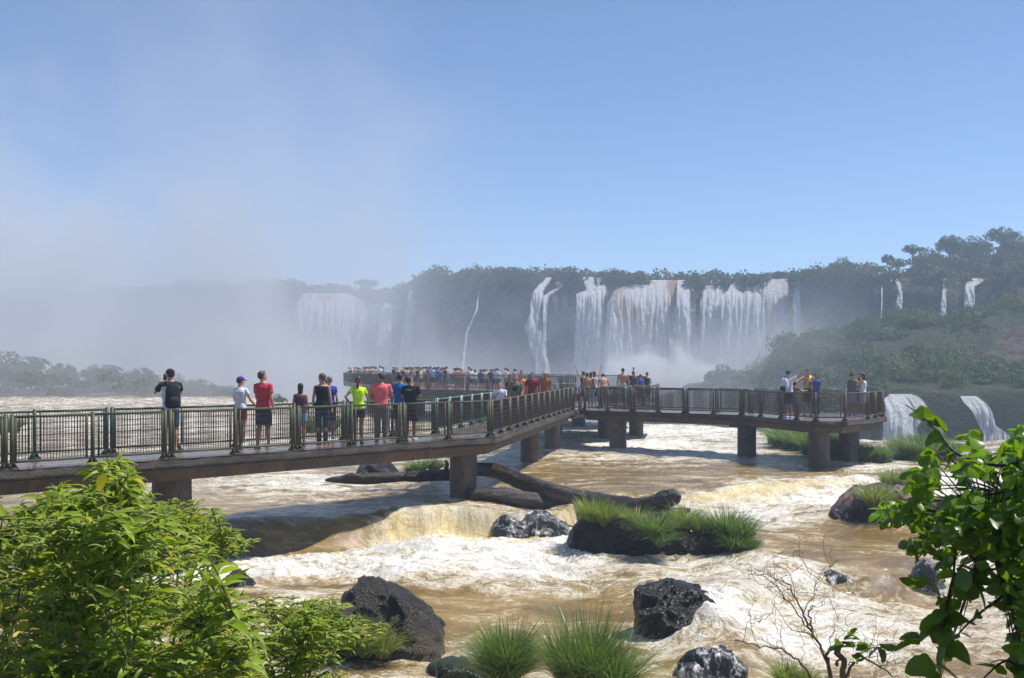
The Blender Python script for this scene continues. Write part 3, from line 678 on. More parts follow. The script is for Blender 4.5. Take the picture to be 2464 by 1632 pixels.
low_fall('lower fall spreading down the ledges just right of the viewing platform', [(950, 2165, 2226), (962, 2140, 2236), (985, 2132, 2236), (1000, 2128, 2226), (1030, 2124, 2208), (1180, 2116, 2200)], 3)
low_fall('lower fall farther right, half hidden by the overhanging leaves', [(955, 2340, 2382), (970, 2332, 2386), (1000, 2344, 2390), (1025, 2356, 2396), (1045, 2366, 2430), (1180, 2372, 2440)], 8)
# ================================================================== walkways
def V2(p): return np.array([p[0], p[1]], float)
A0 = G(85, 1126); B0 = G(1181, 1051); C0 = G(1376, 987)
u1 = (B0-A0).normalized(); n1 = Vector((-u1.y, u1.x, 0)); W1 = 2.0
u2 = (C0-B0).normalized(); n2 = Vector((-u2.y, u2.x, 0)); W2 = 1.75
def isect(p, u, q, w):
    m = Matrix(((u.x, -w.x), (u.y, -w.y))); r = m.inverted() @ Vector((q.x-p.x, q.y-p.y)); return p+u*r.x
E = .14                                            # slab reaches this far outside the rails
S1 = A0-u1*9
Bn = isect(A0-n1*E, u1, B0-n2*E, u2); Bf = isect(A0+n1*(W1+E), u1, B0+n2*(W2+E), u2)
J0 = G(1404, 987)
def slab(name, poly, label, z=0.0, parent=None, lip=.20, deep=.27, inset=.22, cols=(None, None)):
    """deck slab: paved top, rough rim with worn corners, set-back girder below"""
    pts = [Vector((p[0], p[1], 0)) for p in poly]; n = len(pts)
    area = sum(pts[i].x*pts[(i+1) % n].y-pts[(i+1) % n].x*pts[i].y for i in range(n))
    if area < 0: pts = pts[::-1]
    # subdivide the outline so the rim can be uneven
    fine = []
    for i in range(n):
        a, b = pts[i], pts[(i+1) % n]; m = max(1, int((b-a).length/.12))
        for k in range(m): fine.append((a.lerp(b, k/m), (b-a).normalized(), i, k))
    def offs(dist):
        res = []
        for i in range(n):
            a, b, c = pts[i-1], pts[i], pts[(i+1) % n]; t1 = (b-a).normalized(); t2 = (c-b).normalized()
            nn1 = Vector((-t1.y, t1.x, 0)); nn2 = Vector((-t2.y, t2.x, 0)); h = (nn1+nn2); h = h/max(.35, h.dot(nn1)); res.append(b+h*dist)
        return res
    inn = offs(inset)
    mb = MB(); N = len(fine); P0 = np.array([tuple(f[0]) for f in fine]); NR = np.array([(f[1].y, -f[1].x, 0) for f in fine])
    def wob(zz, s): return (s*fbm(P0[:, 0]*2.5, P0[:, 1]*2.5, zz*6+3, 3))[:, None]*NR
    mid = []
    rings = []
    for dz, off, s in ((0.0, -.05, .03), (-.018, -.008, .03), (-.04, .0, .03), (-.10, .004, .03), (-lip+.02, .0, .03), (-lip, -.02, .02)):
        r = P0+NR*off+wob(dz, s); r[:, 2] = z+dz+.012*fbm(P0[:, 0]*4, P0[:, 1]*4, dz*9, 3); rings.append(r)
    mb.quadgrid(np.stack(rings), close=True)
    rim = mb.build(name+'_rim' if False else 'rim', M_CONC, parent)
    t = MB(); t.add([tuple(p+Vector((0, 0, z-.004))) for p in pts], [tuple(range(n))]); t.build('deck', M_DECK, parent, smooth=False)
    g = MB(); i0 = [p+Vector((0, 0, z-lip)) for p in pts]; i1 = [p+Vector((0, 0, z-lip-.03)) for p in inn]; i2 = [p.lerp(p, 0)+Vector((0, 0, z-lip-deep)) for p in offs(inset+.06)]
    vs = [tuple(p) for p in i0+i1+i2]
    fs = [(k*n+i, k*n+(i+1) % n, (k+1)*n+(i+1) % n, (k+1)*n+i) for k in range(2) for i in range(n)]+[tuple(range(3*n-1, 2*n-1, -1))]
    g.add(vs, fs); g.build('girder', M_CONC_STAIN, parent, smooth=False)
def mid_depth(px, p, u, off):
    q = p+off; k = (px-CX)/F; tt = (k*q.y-q.x)/(u.x-k*u.y); return q.y+u.y*tt
def pier(px, ybot, s, parent, r=.37, ztop=-.44, cap=None, top_y=None, water=-1.9):
    d = F/s; X = (px-CX)/F*d; mb = MB(); n = 28; rows = []
    zb = HC+(HY-ybot)/F*d-1.3
    for z in np.linspace(zb, ztop, 26):
        a = np.linspace(0, 2*math.pi, n, endpoint=False); rr = r*(1+.025*fbm(np.cos(a)*2, np.sin(a)*2, z*2, 3)); rows.append(np.stack([X+rr*np.cos(a), d+rr*np.sin(a), a*0+z], -1))
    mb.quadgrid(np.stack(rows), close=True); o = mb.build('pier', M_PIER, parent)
    if cap:
        c = MB(); c.box((X, d, ztop+.0), cap, rz=math.atan2(u1.y, u1.x)); c.build('pier_head', M_CONC_STAIN, o)
    return X, d
walk = thing('concrete_walkway', (A0.x, A0.y, 0), 'long concrete footbridge with rough dark rim running from the left edge to the junction', 'footbridge')
Cn = C0-n2*E; Cf = C0+n2*(W2+E)
slab('walkway', [S1-n1*E, Bn, Cn, Cf, Bf, S1+n1*(W1+E)], '', 0, walk)
for px, yb, s, r in ((413, 1275, 104, .41), (1115, 1208, 91, .37), (1275, 1118, 69.5, .36), (1329, 1075, 58, .36)):
    dd = mid_depth(px, A0, u1, n1*W1*.5) if px < 1200 else mid_depth(px, B0, u2, n2*W2*.5)
    pier(px, F*4.2/dd+HY, F/dd, walk, r)
# haunch where the girder thickens over the second pier
h = MB(); c = (G(1115, 1040).x, F/91)
plat = thing('viewing_platform', (J0.x, J0.y, 0), 'concrete branch with a rounded viewing platform at its end standing on round piers', 'viewing platform')
PLN = [G(1404, 987), G(1786, 998.5), G(1878, 1007), G(1959, 1014), G(2032, 1014), G(2088, 1009), G(2124, 1003)]
PLF = [Vector((14.2, 41.6, 0)), Vector((13.5, 43.6, 0)), Vector((9.7, 43.8, 0)), Vector((3.9, 48.9, 0))]
def outset(pts, e):
    n = len(pts); ar = sum(pts[i].x*pts[(i+1) % n].y-pts[(i+1) % n].x*pts[i].y for i in range(n)); sg = 1 if ar > 0 else -1; res = []
    for i in range(n):
        a, b, c = pts[i-1], pts[i], pts[(i+1) % n]; t1 = (b-a).normalized(); t2 = (c-b).normalized()
        k1 = Vector((t1.y, -t1.x, 0))*sg; k2 = Vector((t2.y, -t2.x, 0))*sg; hh = k1+k2; res.append(b+hh/max(.5, hh.dot(k1))*e)
    return res
slab('platform', outset(PLN+PLF, .16), '', 0, plat, lip=.17, deep=.25, inset=.2)
PIERS = ((1487, 1080, 56.2, None), (1531, 1056, 47.0, None), (1797, 1115, 60.3, (1.0, 1.0, .3)), (1971, 1152, 68.6, None), (2043, 1129, 64.5, None))
spur = thing('junction_platform', (3.6, 50, 0), 'small concrete platform behind the junction where the bathers stand', 'viewing platform')
for px, yb, s, cap in PIERS: pier(px, yb, s, plat if px != 1531 else spur, .37, -.40, cap)
SP = [Vector((.75, 46.9, 0)), Vector((2.85, 46.95, 0)), Vector((3.9, 49.3, 0)), Vector((7.35, 53.6, 0)), Vector((7.9, 57, 0)), Vector((3.8, 60, 0)), Vector((1.2, 58, 0))]
slab('spur', SP, '', -.006, spur, lip=.17, deep=.22)
for X, Y in ((4.6, 53.5), (2.3, 57)):
    pier(CX+X/Y*F, 1040, F/Y, spur, .36, -.38)
far = thing('far_platform', (-8, 75, .37), 'long hazy concrete platform crowded with people in front of the falls', 'viewing platform')
FN = [(-16.2, 104), (-12.0, 87), (-8.3, 75), (-.2, 67.5), (3.6, 60.3)]
FF = [(7.7, 60.3), (7.3, 70), (4.0, 76), (-4, 86), (-9, 99), (-13, 108)]
slab('far', [Vector((*p, 0)) for p in FN+FF], '', .37, far, lip=.28, deep=.55, inset=.7)
for X, Y in ((-12.5, 96), (-7, 82), (-1, 73), (4, 65), (-4.5, 78)):
    pier(CX+X/Y*F, 1010, F/Y, far, .42, -.4)

# ================================================================== railings
RH = .95
def railing(pts, label, mats, panel=1.25, z=0.0, group='railings of the walkways', gap=.14, fine=True, pairs=True):
    """pts: base line of the rail. double posts every second panel, tube frames filled with rods"""
    mp, mf, mw = mats
    org = pts[0]; e = thing('railing', (org.x, org.y, z), label, 'railing', group)
    for a, b in zip(pts[:-1], pts[1:]):
        L = (b-a).length; npan = max(1, round(L/panel)); w = L/npan; u = (b-a)/L; rz = math.atan2(u.y, u.x)
        # posts
        for i in range(npan+1):
            if i == npan and b is not pts[-1]: continue
            offs_ = (-.058, .058) if (pairs and i % 2 == 0) else (0,)
            if i == 0: offs_ = (0.045,)
            if i == npan: offs_ = (-.045,)
            mb = MB()
            for q in offs_:
                c = a+u*(i*w+q)
                mb.tube([(c.x, c.y, z), (c.x, c.y, z+RH+.035)], .040, 12 if fine else 6)
                mb.ball((c.x, c.y, z+RH+.035), (.040, .040, .016), 8, 4)
                if fine:
                    mb.box((c.x, c.y, z+.012), (.20, .17, .024), rz)
                    for k in range(4):                                    # gussets round the foot
                        an = rz+math.pi/4+k*math.pi/2; dx, dy = math.cos(an), math.sin(an)
                        g0 = Vector((c.x+dx*.04, c.y+dy*.04, z+.02)); tt = Vector((-dy, dx, 0))*.006
                        vs = [g0+tt, g0+Vector((dx*.075, dy*.075, 0))+tt, g0+Vector((0, 0, .11))+tt, g0-tt, g0+Vector((dx*.075, dy*.075, 0))-tt, g0+Vector((0, 0, .11))-tt]
                        mb.add([tuple(v) for v in vs], [(0, 1, 2), (5, 4, 3), (0, 3, 4, 1), (1, 4, 5, 2), (2, 5, 3, 0)])
            mb.build('post', mp, e)
        for i in range(npan):
            s0, s1 = i*w+.12, (i+1)*w-.12
            if pairs is False: s0, s1 = i*w+.07, (i+1)*w-.07
            c0, c1 = a+u*s0, a+u*s1; zt, zb = z+RH, z+.13
            mb = MB(); r = .025; nn = 10 if fine else 6
            h0, h1 = a+u*(s0-.09), a+u*(s1+.09)
            mb.tube([(h0.x, h0.y, zt), (h1.x, h1.y, zt)], r, nn); mb.tube([(h0.x, h0.y, zb), (h1.x, h1.y, zb)], r*.9, nn)
            for c in (c0, c1): mb.tube([(c.x, c.y, zb), (c.x, c.y, zt)], r*.92, nn)
            fr = mb.build('panel_frame', mf, e)
            mw_ = MB(); m = int((s1-s0)/.058)
            for k in range(1, m):
                c = a+u*(s0+(s1-s0)*k/m); mw_.tube([(c.x, c.y, zb), (c.x, c.y, zt)], .0072, 4, cap=False)
            for k in range(1, 7):
                zz = zb+(zt-zb)*k/7; off = Vector((-u.y, u.x, 0))*-.008
                mw_.tube([tuple(c0+off+Vector((0, 0, zz))), tuple(c1+off+Vector((0, 0, zz)))], .0042, 4, cap=False)
            mw_.build('wire_mesh', mw, fr)
    return e
near_m = (M_OLIVE, M_OLIVE, M_WIRE); back_m = (M_GREEN, M_GREEN, M_WIRE); plat_m = (M_RUST, M_RUST, M_WIRE); teal_m = (M_TEAL, M_TEAL, M_WIRE)
railing([A0-u1*6.78, isect(A0, u1, B0, u2)], 'olive green near railing of the first stretch, in front of the standing people', near_m, 1.515)
Bi = isect(A0+n1*W1, u1, B0+n2*W2, u2)
railing([A0-u1*7.1+n1*W1, Bi], 'dark green back railing of the first stretch, behind the man with the backpack', back_m, 1.6)
railing([B0+u2*.1, C0], 'brown weathered near railing climbing from the bend to the junction', (M_OLIVE, M_RUST, M_WIRE), 1.35, group='railings of the walkways')
railing([Bi+u2*.1, C0+n2*W2], 'teal topped back railing between the bend and the junction, behind the walking men', teal_m, 1.5)
railing([C0+u2*.05, J0+Vector((-.1, .1, 0))], 'one short brown panel of railing right at the junction', plat_m, 1.0)
railing([J0, PLN[1]], 'brown near railing of the branch leading to the rounded platform', plat_m, 1.35)
railing(PLN[1:]+[PLF[0]], 'dark brown railing wrapping the rounded front of the platform where the man points', plat_m, 1.35)
railing([PLF[0], PLF[1], PLF[2]], 'teal back railing of the rounded platform behind the two photographers', (M_TEAL, M_TEAL, M_WIRE), 1.5)
railing([PLF[2], PLF[3]], 'teal back railing of the straight branch, over the falling water', (M_TEAL, M_RUST, M_WIRE), 1.5)
railing([PLF[3]+Vector((.15, .3, 0)), Vector((7.2, 53.7, 0)), Vector((7.75, 57, 0))], 'brown railing rising behind the branch in front of the bathers, ending in a corner post', plat_m, 1.4)
railing([Vector((.9, 48, 0)), Vector((1.3, 57.8, 0)), Vector((3.6, 60.1, 0))], 'hazy railing on the left side of the junction platform behind the man with the hat', teal_m, 1.8, fine=False)
railing([Vector((*FN[4], 0)), Vector((*FN[3], 0)), Vector((*FN[2], 0)), Vector((*FN[1], 0)), Vector((*FN[0], 0))], 'long hazy grey near railing of the far crowded platform', plat_m, 1.7, .37, fine=False)
railing([Vector((*p, 0)) for p in ((7.6, 60.6), (7.2, 69.8), (3.9, 75.8), (-4.1, 85.8), (-9.1, 98.8), (-13, 107.8), (-16.2, 104.4))], 'back railing of the far platform behind the crowd, hazy', plat_m, 2.2, .37, fine=False)
# ================================================================== rocks
def rock(name, label, sil, d, thick, mat, seed=0, sub=3, rough=.085, group='rocks in the rapids', base_drop=.7, lean=.0):
    """hull of a hand-placed outline given depth, then broken up by noise; sil = (px, py, thickness factor)"""
    bm = bmesh.new()
    for q in sil:
        px, py = q[:2]; k = q[2] if len(q) > 2 else .6; dd = d+(q[3] if len(q) > 3 else 0)
        for s in (-1, 1):
            p = P(px, py, dd); bm.verts.new((p.x, p.y+s*thick*k, p.z))
    zs = [v.co.z for v in bm.verts]; zmin = min(zs)
    xs = [v.co.x for v in bm.verts]
    for x in (min(xs), (min(xs)+max(xs))/2, max(xs)):
        for s in (-1, 1): bm.verts.new((x, d+s*thick*1.05, zmin-base_drop))
    r = bmesh.ops.convex_hull(bm, input=bm.verts)
    bmesh.ops.delete(bm, geom=[g for g in r['geom_interior'] if isinstance(g, bmesh.types.BMVert)], context='VERTS')
    bmesh.ops.triangulate(bm, faces=bm.faces)
    tgt = .07*(d/22)
    for _ in range(7):
        es = [e for e in bm.edges if e.calc_length() > tgt]
        if not es or len(bm.verts) > 20000: break
        bmesh.ops.subdivide_edges(bm, edges=es, cuts=1, smooth=0.0); bmesh.ops.triangulate(bm, faces=bm.faces)
    for _ in range(3): bmesh.ops.smooth_vert(bm, verts=bm.verts, factor=.5, use_axis_x=True, use_axis_y=True, use_axis_z=True)
    bm.normal_update()
    co = np.array([v.co for v in bm.verts]); nr = np.array([v.normal for v in bm.verts])
    dis = rough*(1.6*fbm(co[:, 0]*1.3+seed, co[:, 1]*1.3, co[:, 2]*1.3, 4)+1.2*ridge(co[:, 0]*1.5+seed, co[:, 1]*1.5, co[:, 2]*2.2, 6, .6)-.35)
    # chipped facets
    cell = np.floor((co@np.array([[.8, .3, .5], [.2, .9, -.4], [-.5, .3, .8]]))*2.2+.9*fbm(co[:, 0], co[:, 1], co[:, 2], 2)[:, None])
    h = np.sin(cell@np.array([12.9, 78.2, 37.7])+seed)*43758.5; dis += rough*1.0*((h-np.floor(h))-.5)
    for v, n, q in zip(bm.verts, nr, dis): v.co += Vector(n)*q
    me = bpy.data.meshes.new(name); bm.to_mesh(me); bm.free()
    me.polygons.foreach_set('use_smooth', np.ones(len(me.polygons), bool)); me.materials.append(mat)
    o = bpy.data.objects.new(name, me); COL.objects.link(o); ORIGIN[o.name] = (0, 0, 0)
    return tag(o, label, 'rock', group)
def dW(py, z): return F*(HC-z)/(py-HY)
rock('boulder', 'big brown and black boulder with a pointed top, beside the leafy bush', [(858, 1412, .35), (890, 1402, .25), (912, 1412, .35), (960, 1428, .45), (1010, 1470, .5), (1062, 1512, .4), (1050, 1560, .6), (1010, 1592, .8), (900, 1596, .9), (838, 1560, .8), (828, 1470, .6), (836, 1440, .4)], Wd(940, 1592)+.7, .85, M_ROCKB, 1)
rock('boulder', 'low black rock at the foot of the big brown boulder, under the bush twigs', [(770, 1560, .5), (800, 1545, .5), (850, 1550, .6), (930, 1560, .6), (950, 1600, .6), (780, 1600, .6)], Wd(870, 1596)+.4, .5, M_ROCK, 2, rough=.08)
rock('boulder', 'shiny black wet boulder standing in the foam on the right, with a pointed top', [(1534, 1424, .3), (1552, 1418, .4), (1592, 1404, .4), (1620, 1396, .3), (1650, 1402, .4), (1700, 1436, .5), (1735, 1480, .5), (1764, 1512, .4), (1700, 1512, .7), (1640, 1502, .8), (1590, 1470, .7), (1560, 1448, .5)], Wd(1650, 1505)+.5, .7, M_ROCK, 3)
rock('boulder', 'half drowned black rock with water running over it, below the pointed wet boulder', [(1662, 1600, .3), (1694, 1584, .4), (1738, 1574, .4), (1764, 1588, .4), (1778, 1610, .4), (1745, 1636, .5), (1690, 1636, .5), (1660, 1606, .4)], Wd(1720, 1640)+.35, .4, M_ROCKW, 4, rough=.12)
rock('boulder', 'small black rock at the bottom edge beside the round grass tuft', [(1048, 1622, .4), (1075, 1600, .5), (1110, 1596, .5), (1160, 1612, .6), (1190, 1650, .6), (1060, 1650, .6)], Wd(1110, 1650)+.4, .5, M_ROCK, 5)
rock('boulder', 'small black rock in the foam at the edge of the leafy bush', [(552, 1380, .4), (575, 1370, .4), (596, 1384, .4), (606, 1404, .4), (590, 1418, .5), (552, 1412, .5)], Wd(580, 1414)+.3, .4, M_ROCK, 6)
rock('boulder', 'flat black rock with white water running down it, right of the first fall', [(1190, 1270, .3, -.1), (1220, 1240, .4, .3), (1262, 1232, .5, .3), (1308, 1242, .5, .3), (1345, 1258, .4), (1376, 1274, .3), (1300, 1284, .4, -.2), (1240, 1286, .4, -.2)], Wd(1280, 1284)-.05, .42, M_ROCKW, 7, rough=.10)
DI = Wd(1600, 1336)+.6
isl = rock('grassy_rock', 'long black rock island carrying several grass tufts and the end of the fallen log', [(1372, 1292, .3), (1386, 1266, .4), (1406, 1246, .4), (1450, 1244, .5), (1500, 1262, .5), (1570, 1280, .6), (1660, 1284, .6), (1740, 1298, .6), (1806, 1312, .5), (1822, 1332, .4), (1760, 1338, .7), (1650, 1322, .8), (1550, 1326, .8), (1450, 1305, .7)], DI, .7, M_ROCK, 8)
DR = Wd(2110, 1256)+1.0
rock('grassy_rock', 'reddish brown rock with black foot and grass on it, left of the overhanging leaves', [(2005, 1230, .4), (2035, 1212, .4), (2045, 1190, .5), (2075, 1172, .5), (2130, 1172, .6), (2200, 1182, .6), (2280, 1200, .6), (2290, 1260, .7), (2150, 1256, .8), (2080, 1246, .7)], DR, 1.0, M_ROCKR, 9)
rock('boulder', 'black foot of the reddish grassy rock just above the water', [(2004, 1234, .4), (2030, 1222, .4), (2080, 1216, .5), (2110, 1226, .5), (2150, 1250, .5), (2080, 1256, .6), (2030, 1246, .5)], DR-.5, .5, M_ROCK, 10)
rock('boulder', 'dark rock showing through the smooth chute of water on the right', [(2225, 1352, .3), (2200, 1372, .4), (2240, 1384, .5), (2268, 1422, .4), (2255, 1432, .5), (2215, 1420, .4)], Wd(2220, 1432)+.4, .5, M_ROCKW, 11, rough=.12)
rock('boulder', 'dark rock in the left side of the smooth chute of water', [(1985, 1384, .4), (2010, 1380, .4), (2040, 1396, .4), (2056, 1418, .4), (2020, 1412, .5)], Wd(2020, 1416)+.3, .4, M_ROCKW, 12)
rock('boulder', 'dark wet rock behind the tip of the fallen log, under the footbridge', [(862, 1136, .4), (870, 1118, .4), (905, 1108, .4), (940, 1122, .5), (955, 1138, .5), (900, 1142, .5)], Wd(900, 1142)+.4, .6, M_ROCK, 13)

# ================================================================== grass
def tuft(mb, c, n, h, spread, w, droop=.5, seed=0, up=.5):
    rng = np.random.default_rng(abs(int(seed))); K = 6; c = np.array(c)
    az = rng.uniform(0, 2*np.pi, n); lean = spread*.8*np.sqrt(rng.random(n)); L = 1.35*h*(.6+.55*rng.random(n)); r0 = .16*h*np.sqrt(rng.random(n))
    t = np.linspace(0, 1, K)[None, :]
    dr_ = droop*rng.uniform(.4, 2.0, n)[:, None]
    droop = 0
    hor = r0[:, None]+L[:, None]*dr_*lean[:, None]*t**2.4+L[:, None]*(lean[:, None]*t+droop*lean[:, None]*t**2.4)
    ver = L[:, None]*(t*(1-.25*lean[:, None])-(dr_*.62)*(t**2.8)*(.25+lean[:, None]))
    wob = .05*h*np.sin(t*3+az[:, None]*3)
    x = c[0]+hor*np.cos(az)[:, None]-wob*np.sin(az)[:, None]; y = c[1]+hor*np.sin(az)[:, None]+wob*np.cos(az)[:, None]; z = c[2]+ver
    ww = w*(.6+.7*rng.random(n))[:, None]*(1-t**2*.92); fa = az+rng.uniform(-1.2, 1.2, n)+np.pi/2
    dx = np.cos(fa)[:, None]*ww/2; dy = np.sin(fa)[:, None]*ww/2
    A = np.stack([np.stack([x-dx, y-dy, z], -1), np.stack([x+dx, y+dy, z], -1)], 2).reshape(n*K*2, 3)
    fs = []
    for i in range(n):
        b = i*K*2
        for k in range(K-1): fs.append((b+2*k, b+2*k+1, b+2*k+3, b+2*k+2))
    tint = np.repeat(np.clip(rng.random(n)*1.0, 0, 1), K*2)
    mb.add(A, fs, tint)
def grass_thing(label, spots, mat=None, cat='grass tuft', group='grass tufts on the rocks'):
    mb = MB()
    for i, (px, py, d, n, hpx, spread, w) in enumerate(spots):
        p = P(px, py, d); tuft(mb, tuple(p), n, hpx/F*d, spread, w, seed=int(px*7+py+i))
    return tag(mb.build('grass_tuft', mat or M_GRASS, attr=True, smooth=False), label, cat, group)
di = DI
grass_thing('yellow green tuft on the left top of the rock island in front of the log', [(1425, 1262, di-.2, 520, 62, .75, .016), (1455, 1266, di-.3, 450, 56, .8, .016), (1410, 1250, di, 260, 40, .8, .014)])
grass_thing('spiky tuft in the middle of the rock island behind the drooping one', [(1525, 1278, di-.1, 420, 58, .8, .016), (1500, 1270, di, 320, 46, .8, .015)])
grass_thing('drooping dark green tuft hanging down the front of the rock island', [(1575, 1298, di-.75, 620, 62, .85, .016), (1590, 1316, di-.85, 480, 50, .9, .016)], M_GRASS_D)
grass_thing('bright tuft at the back of the rock island just right of the log end', [(1650, 1280, di+.1, 520, 62, .75, .016), (1620, 1284, di-.1, 380, 48, .8, .015), (1680, 1286, di-.1, 380, 46, .8, .015)])
grass_thing('largest dense green tuft covering the right end of the rock island', [(1745, 1300, di-.3, 620, 76, .8, .017), (1780, 1310, di-.35, 560, 70, .85, .017), (1765, 1330, di-.75, 520, 52, .9, .017), (1715, 1300, di-.1, 360, 56, .8, .016), (1800, 1330, di-.5, 360, 46, .9, .016)], M_GRASS_D)
db = Wd(940, 1592)-.15
grass_thing('tuft of fine grass against the front of the big brown boulder', [(880, 1580, db, 520, 90, .75, .012), (920, 1584, db, 420, 70, .85, .012), (850, 1576, db+.1, 420, 84, .7, .012)])
grass_thing('rounded mop of fine grass at the bottom edge, the smaller of the two large tufts', [(1215, 1650, 12.6, 1500, 118, .95, .009), (1220, 1640, 12.5, 700, 136, .55, .009)], M_GRASS_D)
grass_thing('largest grass clump at the bottom edge with tall seed stalks', [(1425, 1672, 12.0, 1400, 140, .74, .010), (1380, 1672, 12.0, 600, 158, .55, .010), (1470, 1684, 11.9, 600, 142, .85, .010), (1420, 1664, 12.1, 300, 190, .42, .009)], M_GRASS_D)
grass_thing('low grass showing just above the bottom edge near the bare branches', [(1890, 1650, 12.0, 420, 56, .8, .010), (1940, 1655, 12.0, 300, 46, .8, .010)])
dr = DR
grass_thing('brownish green tuft on top of the reddish rock', [(2105, 1226, dr-.9, 560, 62, .75, .019), (2135, 1218, dr-.6, 360, 50, .75, .018)])
grass_thing('grass behind the reddish rock close to the overhanging leaves', [(2145, 1178, dr+.3, 420, 48, .75, .02), (2180, 1182, dr+.2, 300, 46, .75, .02)])
grass_thing('green tuft behind the fallen log just left of the brown pier', [(1010, 1140, 34, 420, 34, .9, .02), (1045, 1138, 34.2, 420, 36, .9, .02), (985, 1140, 34, 200, 24, .9, .02)], M_GRASS_D)
def islet(label, spots, d, seed, h=34):
    rng = np.random.default_rng(seed); mb = MB()
    for px, py in spots:
        dd = min(d+9, F*3.5/(py-HY)); p = P(px, py, dd); tuft(mb, tuple(p), 420, h/F*dd, .85, .030, seed=int(px))
        add_clump(mb, (p.x, p.y, p.z), .5*dd/F*h, 60, .14, rng, squash=.8)
    tag(mb.build('grass_islet', M_GRASS_D, attr=True, smooth=False), label, 'grassy islet', 'grassy islets at the lip of the falls')
islet('long grassy islet at the lip of the falls behind the piers of the rounded platform', [(1868, 1066), (1890, 1070), (1915, 1068), (1940, 1074), (1965, 1080), (1925, 1082), (1900, 1078), (1875, 1074), (1950, 1090), (1975, 1100), (1990, 1108), (2012, 1098), (2000, 1084), (2030, 1096), (1985, 1090)], 47, 3, 46)
islet('low grassy islet just right of the last pier of the rounded platform', [(2075, 1108), (2095, 1106), (2112, 1108), (2125, 1110), (2060, 1100), (2085, 1110)], 44, 4, 34)
islet('separate rounded grassy islet between the platform and the overhanging leaves', [(2165, 1098), (2185, 1096), (2215, 1094), (2240, 1096), (2265, 1100), (2200, 1104), (2230, 1106), (2172, 1102), (2290, 1104), (2210, 1090)], 45, 5, 46)
islet('small green patch seen through the railing left of the woman in the small tank top', [(770, 1038), (800, 1036), (750, 1040)], 52, 6, 40)
islet('green grass patch at the far left edge seen through the railing', [(10, 1040), (30, 1042), (-20, 1040)], 44, 7, 40)

# ================================================================== fallen log
def lumpy_tube(mb, pts, rad, n=24, seg=14, seed=0, amp=.24):
    P_ = [Vector(p) for p in pts]; q = []; r = []
    for i in range(len(P_)-1):
        for k in range(seg):
            t = k/seg; a = P_[max(i-1, 0)]; b = P_[i]; c = P_[i+1]; d = P_[min(i+2, len(P_)-1)]
            q.append(.5*((2*b)+(c-a)*t+(2*a-5*b+4*c-d)*t*t+(-a+3*b-3*c+d)*t**3)); r.append(rad[i]+(rad[i+1]-rad[i])*t)
    q.append(P_[-1]); r.append(rad[-1]); m0 = MB(); m0.tube(q, r, n)
    V = m0.v[0]; C = np.repeat(np.array([tuple(x) for x in q]), n, 0); D = V-C
    an = np.tile(np.arange(n)/n*2*np.pi, len(q)); s = np.repeat(np.arange(len(q)), n)*.1
    k = 1+amp*ridge(np.cos(an)*1.8+seed, np.sin(an)*1.8, s*.55, 3)+amp*.9*fbm(np.cos(an)*1.2+seed, np.sin(an)*1.2, s*1.2, 3)
    mb.add(C+D*k[:, None], m0.f)
log = thing('fallen_log', tuple(G(1340, 1225, -1.5)), 'dark wet fallen tree trunk wedged against the brown pier and the grassy rock island', 'log')
lm = MB()
lumpy_tube(lm, [P(1100, 1128, 31.0), P(1190, 1134, 30.2), P(1260, 1160, 29.6), P(1330, 1186, 29.0), P(1420, 1206, 28.6), P(1520, 1218, 28.0), P(1590, 1222, 27.6)], [.15, .18, .20, .22, .22, .20, .15], seed=1)
lm.build('trunk', M_LOG, log)
lm = MB(); lumpy_tube(lm, [P(1130, 1190, 29.0), P(1200, 1192, 29.0), P(1290, 1206, 29.0), P(1370, 1226, 28.8), P(1430, 1232, 28.6)], [.13, .18, .20, .22, .12], seed=3); lm.build('lower_limb', M_BARK, log)
lm = MB(); lumpy_tube(lm, [P(1520, 1220, 28), P(1575, 1212, 27.7), P(1606, 1196, 27.5), P(1628, 1186, 27.4)], [.17, .2, .16, .09], seed=4, amp=.3); lumpy_tube(lm, [P(1600, 1218, 27.6), P(1628, 1206, 27.5), P(1634, 1190, 27.4)], [.1, .07, .05], seed=5, amp=.3)
lumpy_tube(lm, [P(1560, 1240, 27.5), P(1625, 1236, 27.3), P(1662, 1226, 27.2)], [.13, .12, .03], seed=6, amp=.3); lm.build('broken_root', M_BARK, log)
lm = MB(); lumpy_tube(lm, [P(782, 1156, 30.8), P(812, 1154, 30.8), P(880, 1152, 30.9), P(960, 1148, 31), P(1020, 1146, 31.1), P(1110, 1140, 31.2)], [.02, .09, .14, .13, .14, .15], seed=7); lumpy_tube(lm, [P(825, 1150, 30.7), P(850, 1145, 30.7), P(870, 1148, 30.7)], [.06, .08, .03], seed=8, amp=.3)
lumpy_tube(lm, [P(1068, 1140, 30.9), P(1076, 1120, 30.8), P(1072, 1108, 30.8)], [.05, .05, .03], seed=9, amp=.3); lm.build('upstream_limb', M_BARK, log)
